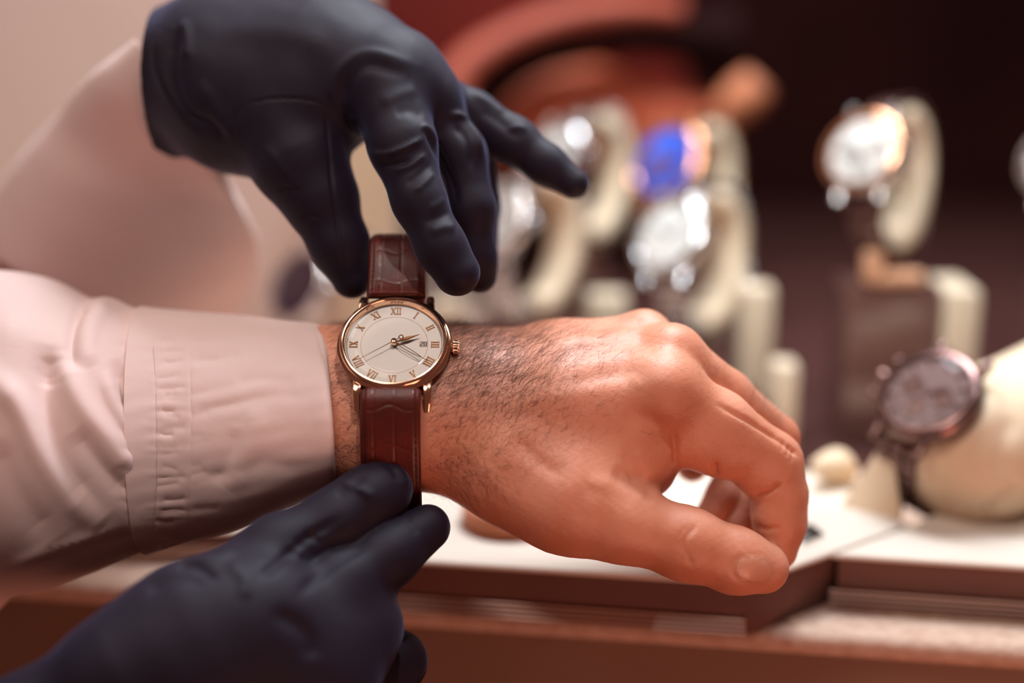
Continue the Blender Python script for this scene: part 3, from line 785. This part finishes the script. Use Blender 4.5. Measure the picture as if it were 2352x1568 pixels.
while yy < 1235:
    yy += rng.uniform(14, 40); x_l, x_r = rng.uniform(352, 378), rng.uniform(400, 436)
    SK.append(([(x_l, yy + rng.uniform(-8, 8)), ((x_l + x_r) / 2, yy), (x_r, yy + rng.uniform(-10, 10))], rng.uniform(6, 10), -rng.uniform(.2, .45)))
    if rng.random() < .5: SK.append(([(436, yy), (470 + rng.uniform(0, 50), yy + rng.uniform(-14, 8))], rng.uniform(7, 11), -rng.uniform(.12, .3)))
P = sculpt(P, N, SK)
sh = mk('shirt_sleeve', W(np.zeros((3, 3)) + P[:3]), [(0, 1, 2)], M['shirt'], cust)
sh.data.clear_geometry()
# sleeve
P2, F2, u2, v2 = cloth([(-330, 640, -330, 1490, 40, 62, 0), (-100, 618, -80, 1440, 40, 60, 0), (0, 625, 20, 1368, 38, 56, 0), (110, 645, 110, 1345, 36, 52, 5), (200, 690, 200, 1312, 34, 48, 10), (250, 690, 262, 1287, 33, 44, 12), (300, 712, 318, 1262, 31, 39, 14), (335, 716, 345, 1256, 30, 35, 16)], 260, 420)
N2 = vnormals(P2, F2)
P2 = P2 + N2 * (np.clip(1 - u2, .05, .7) * (1.0 * vnoise(P2, 24, 11) + .25 * vnoise(P2, 9, 12)))[:, None]
SV = [([(118, 790), (102, 880), (116, 990), (160, 1095), (240, 1195)], 30, -4.2), ([(122, 815), (118, 850), (112, 890)], 22, -1.4),
      ([(-40, 850), (45, 935), (100, 1040), (160, 1130), (240, 1215)], 24, 3.6), ([(140, 800), (180, 920), (250, 1015), (318, 1110)], 22, 3.2),
      ([(268, 820), (282, 900), (318, 985), (338, 1070)], 17, -2.6), ([(170, 985), (225, 1060), (300, 1140)], 22, -2.0), ([(236, 850), (262, 925), (312, 1010), (332, 1090)], 13, 1.6),
      ([(214, 692), (178, 735), (164, 800), (172, 870)], 15, -2.6), ([(250, 696), (214, 735), (200, 800), (212, 850)], 17, 1.7),
      ([(-20, 760), (80, 775), (160, 800)], 34, 1.2), ([(-20, 1010), (40, 1130), (120, 1245)], 34, -2.2), ([(20, 1320), (120, 1285), (240, 1240), (340, 1222)], 13, -.8),
      ([(20, 1296), (130, 1258), (250, 1216)], 13, 1.1), ([(300, 1000), (318, 1080), (315, 1170)], 14, 1.2), ([(335, 720), (345, 860), (349, 1000), (347, 1130), (342, 1240)], 6, -1.1)]
for q in range(14):
    y0 = 750 + q * 33 + rng.uniform(-8, 8); SV.append(([(338, y0), (318, y0 + 8), (290 - rng.uniform(0, 30), y0 + rng.uniform(-16, 20))], 8, -.45))
for q in range(9):
    x0 = 120 + q * 24; SV.append(([(x0, 1248 - q * 5), (x0 - 8, 1280 - q * 6)], 8, -.25))
SV = [(a_, b_ * 1.2, c_ * .80) for a_, b_, c_ in SV]
P2 = sculpt(P2, N2, SV)
bpy.data.objects.remove(sh)
sh = mk('shirt_sleeve', W(P2), F2, M['shirt'], cust); solid(sh, .0012)
cf = mk('cuff', W(P), F, M['shirt'], sh); solid(cf, .0016)
# seam threads of the cuff
N = vnormals(P, F); xy = topx(P); fc = -(N * P).sum(1) / np.linalg.norm(P, axis=1)
s = MB()
for line in ([(722, 762), (745, 850), (757, 960), (762, 1050), (758, 1104)], [(432, 732), (440, 900), (440, 1100), (434, 1228)], [(349, 722), (361, 900), (363, 1100), (356, 1246)]):
    L = smooth_path(line, 400); d = np.r_[0, np.cumsum(np.linalg.norm(np.diff(L, axis=0), axis=1))]; vis = fc > .03
    Pv, xv, Nv = P[vis], xy[vis], N[vis]
    for t in np.arange(0, d[-1] - 7, 9.5):
        e = []
        for tt in (t, t + 3, t + 6):
            p = np.array([np.interp(tt, d, L[:, 0]), np.interp(tt, d, L[:, 1])]); k = np.argmin(((xv - p) ** 2).sum(1)); e.append(Pv[k] + Nv[k] * .05)
        if np.linalg.norm(e[2] - e[0]) > .3: s.tube(np.array(e), .13, 5)
s.build('stitching', M['thread'], cf, fr=W)

# ------------------------------------------------------------------ the worn watch
DT = math.radians(34)
WX, WY, WZ = np.array([1, 0, 0.]), np.array([0, math.cos(DT), math.sin(DT)]), np.array([0, math.sin(DT), -math.cos(DT)])
WO = V(905, 786, 0)
FW = lambda v: W(WO + np.asarray(v) @ np.array([WX, WY, WZ]))
wt = root('wristwatch', W(WO), 'rose gold watch with roman numerals and brown leather strap on the bare wrist', 'watch')
RW = 19.4
s = MB(); s.lathe([(.01, -5.4), (15.6, -5.4), (17.2, -5.0), (18.4, -4.5), (18.9, -3.8), (19.0, -2.6), (18.7, -1.9)], 128)
case = s.build('case', M['gold'], wt, fr=FW)
for sx in (-1, 1):
    for sy in (-1, 1):
        s = MB(); P_ = smooth_path([(sx * 11.7, sy * 14.0, -3.4), (sx * 11.9, sy * 17.5, -3.3), (sx * 11.9, sy * 20.4, -4.6), (sx * 11.7, sy * 23.0, -7.4)], 14)
        def lp(t, a=np.radians([0, 30, 60, 90])):
            w_ = 1.75 - .65 * t; h_ = 1.9 - .5 * t; r = .55; o = []
            for (cx, cy, A0) in ((1, 1, 0), (-1, 1, 1), (-1, -1, 2), (1, -1, 3)):
                for q in a: o.append([cx * (w_ - r) + r * math.cos(q + A0 * math.pi / 2), cy * (h_ - r) + r * math.sin(q + A0 * math.pi / 2)])
            return np.array(o)
        s.sweep(P_, lp, side=(1, 0, 0)); s.build('lug', M['gold'], wt, fr=FW)
s = MB(); bp = [(18.7, -2.1), (19.35, -1.9), (19.75, -1.3), (19.75, -.7), (19.3, -.15), (18.75, .0), (18.6, .15), (18.75, .5), (18.5, 1.1), (17.95, 1.45), (17.4, 1.5), (17.15, 1.2), (17.0, .4), (16.9, -.3), (16.75, -1.4), (16.75, -2.1)]
bez = s.lathe(bp, 160); bez = s.build('bezel', M['gold'], wt, fr=FW)
s = MB(); s.lathe([(.01, -1.45), (16.9, -1.45), (16.9, -1.75), (.01, -1.75)], 96); dial = s.build('dial', M['dial'], wt, fr=FW)
s = MB(); a = np.linspace(0, 2 * math.pi, 160, endpoint=False); s.tube(np.stack([11.6 * np.cos(a), 11.6 * np.sin(a), np.full(160, -1.44)], 1), .055, 6, closed=True); s.build('minute_track', M['goldm'], dial, fr=FW)
s = MB(); s.tube(np.stack([16.4 * np.cos(a), 16.4 * np.sin(a), np.full(160, -1.38)], 1), .10, 6, closed=True); s.build('dial_rim', M['gold'], dial, fr=FW)
# roman numerals
def numeral(txt, ang, flip):
    s = MB(); h = 2.7; wI, wV, wX = .95, 1.9, 1.9; ws = {'I': wI, 'V': wV, 'X': wX}; tot = sum(ws[c] for c in txt); x0 = -tot / 2
    u = np.array([math.sin(ang), math.cos(ang), 0.]); up = -u if flip else u; rt_ = np.array([up[1], -up[0], 0.]); c = u * 14.1
    def bar(p, q, w_):
        p = np.array(p); q = np.array(q); d = q - p; L = np.linalg.norm(d); d = d / L; n = np.array([-d[1], d[0]])
        mp = (p + q) / 2; s.box(c + rt_ * mp[0] + up * mp[1] + [0, 0, -1.32], (w_, L, .34), [rt_ * n[0] + up * n[1], rt_ * d[0] + up * d[1], [0, 0, 1]])
    for ch in txt:
        w_ = ws[ch]; m = x0 + w_ / 2; hh = h / 2
        if ch == 'I':
            bar((m, -hh), (m, hh), .34); 
            for y in (-hh, hh): bar((m - .38, y), (m + .38, y), .16)
        elif ch == 'V':
            bar((m - .62, hh), (m + .05, -hh), .42); bar((m + .66, hh), (m - .02, -hh), .18)
            for xx in (-.62, .66): bar((m + xx - .36, hh), (m + xx + .36, hh), .16)
        else:
            bar((m - .62, hh), (m + .62, -hh), .42); bar((m + .62, hh), (m - .62, -hh), .18)
            for xx in (-.62, .62):
                for y in (-hh, hh): bar((m + xx - .34, y), (m + xx + .34, y), .16)
        x0 += w_
    s.build('roman_numeral', M['goldm'], dial, fr=FW, smooth=False)
for k, tx in enumerate(['XII', 'I', 'II', 'III', 'IIII', 'V', 'VI', 'VII', 'VIII', 'IX', 'X', 'XI']):
    numeral(tx, k * math.pi / 6, 4 <= k <= 8)
# date window
s = MB(); s.box((10.05, 0.2, -1.43), (2.5, 1.9, .12)); dw = s.build('date_window', M['whitedial'], dial, fr=FW, smooth=False)
s = MB()
for (cx, cy, dx, dy) in ((0, .98, 2.7, .14), (0, -.98, 2.7, .14), (1.28, 0, .14, 1.9), (-1.28, 0, .14, 1.9)): s.box((10.05 + cx, .2 + cy, -1.38), (dx, dy, .2))
s.build('date_frame', M['goldm'], dw, fr=FW, smooth=False)
s = MB()
def seg7(x, y, segs, w_=.8, h_=1.3, t=.24):
    D = {'a': (0, h_ / 2, w_, t), 'g': (0, 0, w_, t), 'd': (0, -h_ / 2, w_, t), 'f': (-w_ / 2, h_ / 4, t, h_ / 2 + t), 'b': (w_ / 2, h_ / 4, t, h_ / 2 + t), 'e': (-w_ / 2, -h_ / 4, t, h_ / 2 + t), 'c': (w_ / 2, -h_ / 4, t, h_ / 2 + t)}
    for q in segs: cx, cy, dx, dy = D[q]; s.box((x + cx, y + cy, -1.34), (dx, dy, .06))
seg7(9.5, .2, 'abged'); seg7(10.65, .2, 'abcdefg'); s.build('date_numerals', M['ink'], dw, fr=FW, smooth=False)
# hands
def hand(name, ang, outline, z, m, hole=None):
    s = MB(); u = np.array([math.sin(ang), math.cos(ang), 0.]); n = np.array([u[1], -u[0], 0.])
    if hole is None:
        L = [(w_, l) for l, w_ in outline] + [(-w_, l) for l, w_ in reversed(outline)]; k = len(L)
        v = [n * a_ + u * b_ + [0, 0, z] for a_, b_ in L] + [n * a_ * .5 + u * b_ + [0, 0, z + .22] for a_, b_ in L]
        s.add(v, [(i, (i + 1) % k, k + (i + 1) % k, k + i) for i in range(k)] + [tuple(range(k, 2 * k)), tuple(reversed(range(k)))])
    else:
        for sg in (-1, 1): s.tube([n * sg * w_ + u * l + [0, 0, z + .1] for l, w_ in outline], .13, 6)
        s.tube([u * outline[-1][0] + [0, 0, z + .1], u * (outline[-1][0] + hole) + [0, 0, z + .1]], .11, 6)
        s.tube([[0, 0, z + .1], u * outline[0][0] + [0, 0, z + .1]], .30, 8)
    s.build(name, m, wt, fr=FW, smooth=hole is not None)
hand('hour_hand', math.radians(70), [(0, .35), (2.2, .35), (3.2, .62), (4.8, .72), (6.6, .42), (9.3, .06)], .15, M['goldm'])
hand('minute_hand', math.radians(124), smooth_path([(1.6, .10), (3.4, .42), (6.2, .50), (9.4, .34), (11.6, .05)], 14), .5, M['goldm'], 2.8)
s = MB(); a = math.radians(237); u = np.array([math.sin(a), math.cos(a), 0]); s.tube([u * -2.0 + [0, 0, 1.0], u * 14.0 + [0, 0, 1.0]], lambda t: .17 - .10 * t, 6)
q = np.linspace(0, 2 * math.pi, 20, endpoint=False); s.tube(np.stack([-2.9 * u[0] + .75 * np.cos(q), -2.9 * u[1] + .75 * np.sin(q), np.full(20, 1.0)], 1), .2, 6, closed=True); s.build('second_hand', M['gold'], wt, fr=FW)
s = MB(); s.lathe([(1.15, -.2), (1.15, .5), (1.0, .7), (1.0, 1.2), (.75, 1.35), (.4, 1.4), (.01, 1.45)], 20); s.build('hand_pinion', M['gold'], wt, fr=FW)
s = MB(); s.lathe([(.9, 0), (.9, 1.0), (1.9, 1.15), (2.25, 1.5), (2.3, 3.0), (2.0, 3.5), (1.2, 3.8), (.01, 3.9)], 60, c=(18.9, -.1, -2.9), ax=[[0, 1, 0], [0, 0, 1], [1, 0, 0]], mod=lambda a, r, z: 1 + (.09 * math.copysign(1, math.sin(a * 15)) if 1.2 < z < 3.4 else 0)); s.build('crown', M['gold'], wt, fr=FW)
s = MB(); s.lathe([(16.9, .9), (16.2, 1.35), (12, 1.75), (6, 2.0), (.01, 2.1)], 64); s.build('crystal', M['glass'], bez, fr=FW)

# strap halves: path in the (y, z) plane of view space, mm from the dial centre
def strap(path, w0, w1, th0, th1, name, ncell, x_off=(0, 0), mirror=1):
    n = 150; Pp = smooth_path(path, n); T = np.gradient(Pp, axis=0); T /= np.linalg.norm(T, axis=1)[:, None]
    Nn = np.stack([T[:, 1], -T[:, 0]], 1) * mirror
    dist = np.r_[0, np.cumsum(np.linalg.norm(np.diff(Pp, axis=0), axis=1))]
    k = 56; tc = np.linspace(-1, 1, k); v = []
    for i in range(n):
        t = i / (n - 1); wd = (w0 + (w1 - w0) * t) / 2; th = th1 + (th0 - th1) * math.exp(-dist[i] / 9.0)
        s_ = dist[i]; cell = 12.5; ph = (s_ + 2.0) % cell
        xo = x_off[0] + (x_off[1] - x_off[0]) * t
        top = []
        for c in tc:
            e = abs(c); hgt = th * math.sqrt(max(0, 1 - max(0, (e - .72) / .28) ** 2 * .75))
            row_shift = .9 * math.cos(c * 5.2)
            gl = math.exp(-(((s_ + 7.0 + row_shift) % cell) / .38) ** 2) + math.exp(-((((s_ + 7.0 + row_shift) % cell) - cell) / .38) ** 2)
            gv = max(math.exp(-((c - .16) / .03) ** 2), math.exp(-((c + .54) / .03) ** 2))
            inn = 1 if e < .72 else 0
            hgt -= .22 * max(gl * (1 if e < .74 else .2), gv) * (1 if e < .8 else 0)
            hgt -= .30 * math.exp(-((e - .84) / .04) ** 2)
            top.append((c * wd + xo, hgt))
        ring = top + [(c * wd + xo, -.2 if abs(c) < .98 else .25) for c in tc[::-1]]
        for (xx, hh) in ring: v.append([xx, Pp[i][0] + Nn[i][0] * hh, Pp[i][1] + Nn[i][1] * hh])
    K = 2 * k; f = [(i * K + q, (i + 1) * K + q, (i + 1) * K + (q + 1) % K, i * K + (q + 1) % K) for i in range(n - 1) for q in range(K)]
    f += [tuple(range(K)), tuple(reversed(range((n - 1) * K, n * K)))]
    if mirror < 0: f = [tuple(reversed(q)) for q in f]
    v = np.array(v) + WO
    o = mk(name, W(v), f, M['leather'], wt)
    s = MB()
    for sd in (-1, 1):
        for d0 in np.arange(1.5, dist[-1] - 3, 2.1):
            e = []
            for dd in (d0, d0 + .65, d0 + 1.3):
                i = int(np.interp(dd, dist, np.arange(n))); t = i / (n - 1); wd = (w0 + (w1 - w0) * t) / 2; th = th1 + (th0 - th1) * math.exp(-dist[i] / 9.0)
                h_ = th * .90 - .05; xo = x_off[0] + (x_off[1] - x_off[0]) * t
                e.append([sd * .84 * wd + xo, Pp[i][0] + Nn[i][0] * h_, Pp[i][1] + Nn[i][1] * h_])
            s.tube(np.array(e) + WO, .17, 5)
    s.build('stitching', M['stitch'], o, fr=W)
    return o
strap([(-17.2, -8.6), (-20.5, -10.4), (-27, -10.8), (-36, -9.2), (-46, -4.8), (-54, .5), (-60, 5), (-64, 12)], 20.6, 20.0, 3.6, 2.2, 'strap', 5, (-.2, -.6), mirror=-1)
strap([(15.4, 11.5), (19, 14.0), (25.5, 17.2), (31, 19.5), (35.5, 22.5), (37.5, 27.5), (36.5, 34), (32, 42), (24, 50), (12, 56)], 20.8, 18.2, 3.6, 2.0, 'strap', 5, (-.1, -1.2))

# ------------------------------------------------------------------ the seller: gloved hands, shirt
sel_ = root('person', WP(330, 360, 110), 'seller in dark navy gloves fastening the watch strap from above and below', 'person')
f_ = Field(V(300, 720, 0) * [1, 1, 0] + [-8, 0, 474], V(1390, -120, 0) * [1, 1, 0] + [12, 0, 600], .8)
axw = unit((-.70, -.50, .50))
f_.chain([(250, 320, 120, 165), (400, 195, 76, 168), (520, 160, 62, 178), (640, 170, 52, 170)], 12, .80, unit((.45, .35, -.8)))
f_.chain([(560, 190, 55, 170), (740, 165, 42, 150), (880, 185, 32, 108)], 16)
f_.chain([(640, 110, 60, 115), (800, 130, 48, 100), (935, 165, 38, 72)], 14)
f_.chain([(560, 250, 45, 140), (665, 300, 35, 125)], 16)
f_.chain([(900, 190, 28, 95), (985, 235, 32, 78)], 12)
TH = f_.empty(); TH.chain([(640, 290, 38, 125), (690, 370, 30, 108), (735, 455, 28, 84), (780, 560, 27, 64), (808, 640, 27, 46)], 5)
IX = f_.empty(); IX.chain([(890, 215, 24, 92), (925, 335, 14, 76), (962, 460, 8, 60), (1012, 565, 6, 56), (1050, 627, 6, 54)], 4)
MD = f_.empty(); MD.chain([(985, 250, 34, 66), (1058, 350, 30, 56), (1085, 480, 28, 52), (1092, 590, 30, 46), (1100, 635, 32, 40)], 4)
RG = f_.empty(); RG.chain([(1010, 235, 44, 60), (1090, 330, 46, 52), (1102, 470, 50, 44), (1105, 600, 50, 38)], 4)
PK = f_.empty(); PK.chain([(1010, 225, 46, 55), (1085, 262, 44, 52), (1180, 322, 40, 52), (1255, 378, 38, 45), (1318, 422, 36, 36)], 4)
IX.merge(MD, .8); IX.merge(RG, .8); IX.merge(PK, .8)
f_.merge(TH, 4); f_.merge(IX, 5)
f_.cut(V(395, 210, 78) + axw * 6, axw)
P, Fq = f_.mesh(); P = laplace(P, Fq, 3); N = vnormals(P, Fq)
GS = [([(960, 150), (850, 120), (790, 150), (765, 200), (775, 260)], 12, .9), ([(940, 175), (850, 150), (805, 185), (790, 240)], 13, -1.0),
      ([(975, 290), (1000, 340), (1030, 400), (1050, 470)], 8, -1.4), ([(965, 285), (990, 300), (1010, 330)], 8, .9),
      ([(1030, 262), (1065, 270), (1095, 310), (1110, 370)], 8, 1.2), ([(1045, 285), (1070, 320), (1085, 390)], 9, -1.2),
      ([(838, 345), (880, 355), (930, 340), (975, 315)], 7, 1.1), ([(860, 370), (900, 378), (950, 368)], 7, -.8), ([(900, 396), (945, 378), (982, 352)], 7, .7), ([(930, 425), (965, 400), (992, 372)], 7, -.5), ([(948, 442), (978, 418), (1000, 395)], 7, .5),
      ([(985, 480), (1005, 470), (1025, 455)], 9, .35), ([(985, 535), (1020, 522), (1048, 522)], 12, .7), ([(975, 510), (1005, 500), (1035, 485)], 9, -.5),
      ([(560, 240), (640, 225), (720, 232), (745, 245)], 3, -.45), ([(745, 245), (755, 330), (762, 420), (775, 520), (790, 620)], 4, -.7), ([(560, 240), (540, 270), (535, 330)], 3, -.3),
      ([(420, 40), (430, 90), (425, 140)], 12, .9), ([(405, 60), (395, 150), (410, 230), (470, 300)], 16, -1.2), ([(370, 60), (360, 140), (390, 220), (450, 300)], 12, .8),
      ([(450, 180), (500, 260), (540, 320)], 18, .7), ([(430, 260), (480, 280), (520, 320)], 12, -.8), ([(600, 330), (640, 380), (690, 450)], 14, .5), ([(640, 440), (660, 430), (690, 440)], 6, -.5), ([(690, 500), (715, 495), (735, 500)], 6, -.5),
      ([(1085, 215), (1130, 240), (1160, 262)], 9, .9), ([(1100, 250), (1150, 282), (1200, 325)], 10, -.6), ([(1160, 300), (1190, 290), (1210, 300)], 7, .6),
      ([(870, 240), (920, 215), (960, 210)], 16, .7), ([(905, 262), (940, 255), (975, 270)], 12, -.6), ([(500, 60), (640, 70), (760, 110)], 30, .6), ([(800, 260), (825, 300), (842, 330)], 8, .8)]
P = sculpt(P, N, GS); N = vnormals(P, Fq)
P = P + N * (.30 * vnoise(P, 9, 21) + .22 * vnoise(P, 4.5, 22))[:, None]
g1 = mk('glove', W(P), Fq, M['glove'], sel_)
# forearm skin inside the glove and sleeve
s = MB(); pts = smooth_path([V(520, 160, 62), V(400, 208, 80), V(300, 330, 112), V(180, 520, 160), V(80, 680, 190)], 40)
a = np.arange(40) * 2 * math.pi / 40; rr = lambda t: 17 + 12 * t
s.sweep(pts, lambda t: np.stack([np.cos(a) * rr(t) * .98, np.sin(a) * rr(t) * .8], 1), side=(.5, .5, .4)); s.build('forearm', M['skin'], sel_, fr=W)
# sleeve
def tube_cloth(secs, nu, nv):
    S = smooth_path(secs, nu); a = np.linspace(0, 2 * math.pi, nv, endpoint=False); out = []
    for s_ in S:
        A, B = V(s_[0], s_[1], s_[4]), V(s_[2], s_[3], s_[5]); c = (A + B) / 2; e = (A - B) / 2
        n = unit(np.cross(e, [0.6, 0.6, .1])); n = n if n[2] < 0 else -n
        out.append(c + np.cos(a)[:, None] * e + np.sin(a)[:, None] * n * s_[6])
    P = np.concatenate(out); i, j = np.meshgrid(np.arange(nu - 1), np.arange(nv), indexing='ij')
    F = np.stack([i * nv + j, (i + 1) * nv + j, (i + 1) * nv + (j + 1) % nv, i * nv + (j + 1) % nv], -1).reshape(-1, 4)
    return P, F
P, F = tube_cloth([(322, 112, 492, 352, 88, 84, 40), (225, 215, 560, 480, 112, 100, 52), (125, 330, 590, 575, 142, 130, 58), (35, 430, 560, 690, 165, 160, 72), (-60, 560, 460, 860, 190, 190, 80)], 120, 200)
N = vnormals(P, F); P = P + N * (2.2 * vnoise(P, 22, 31) + .8 * vnoise(P, 9, 32))[:, None]
P = sculpt(P, N, [([(430, 330), (400, 450), (330, 560), (250, 650)], 40, -4), ([(300, 200), (220, 330), (130, 460)], 40, 3), ([(350, 300), (300, 420), (200, 540)], 34, -3), ([(480, 400), (520, 500), (560, 590)], 22, 3), ([(60, 440), (110, 500), (100, 600)], 30, -4)])
sv = mk('shirt_sleeve', W(P), F, M['shirt'], sel_); solid(sv, .0015)
# lower glove
f_ = Field(np.array([-200, -165, 395.]), np.array([-20, -38, 520.]), .9)
f_.chain([(-250, 1950, -60, 150), (60, 1700, -58, 132), (300, 1550, -52, 140), (450, 1462, -44, 162), (580, 1415, -38, 150)], 12, .8, unit((.3, .4, -.86)))
f_.chain([(600, 1440, -34, 130), (720, 1480, -26, 128), (820, 1440, -18, 108)], 14)
f_.chain([(450, 1600, -40, 170), (700, 1600, -30, 150)], 14)
I2 = f_.empty(); I2.chain([(480, 1385, -34, 100), (640, 1268, -22, 82), (780, 1192, -13, 74), (845, 1145, -9, 70), (880, 1124, -7, 68)], 5)
T2 = f_.empty(); T2.chain([(620, 1470, -32, 112), (780, 1352, -22, 86), (890, 1276, -13, 70), (982, 1212, -6, 54)], 5)
M2 = f_.empty(); M2.chain([(640, 1590, -24, 120), (800, 1590, -8, 92), (910, 1520, 4, 74)], 4)
I2.merge(T2, .8); f_.merge(I2, 5); f_.merge(M2, 3)
P, Fq = f_.mesh(); P = laplace(P, Fq, 3); N = vnormals(P, Fq)
P = sculpt(P, N, [([(845, 1090), (800, 1120), (770, 1140)], 10, -.7), ([(780, 1105), (830, 1125), (860, 1145)], 10, .8), ([(905, 1065), (925, 1090), (935, 1120)], 8, .8), ([(880, 1060), (900, 1075), (915, 1110)], 8, -.5),
                  ([(780, 1190), (700, 1240), (640, 1290), (590, 1330)], 12, -1.2), ([(860, 1240), (760, 1300), (680, 1370)], 14, -.8), ([(400, 1296), (450, 1300), (500, 1330)], 10, -1.4), ([(420, 1285), (490, 1283), (545, 1262)], 10, 1.2), ([(330, 1360), (400, 1330), (480, 1330)], 14, -1.2),
                  ([(520, 1290), (560, 1330), (560, 1380)], 14, .8), ([(700, 1220), (740, 1250)], 9, -.7), ([(660, 1245), (700, 1275)], 9, .6), ([(930, 1185), (960, 1230)], 8, -.4), ([(620, 1400), (700, 1450), (720, 1520)], 22, -1.2)])
N = vnormals(P, Fq); P = P + N * (.30 * vnoise(P, 9, 41) + .25 * vnoise(P, 4.5, 42))[:, None]
mk('glove', W(P), Fq, M['glove'], sel_)
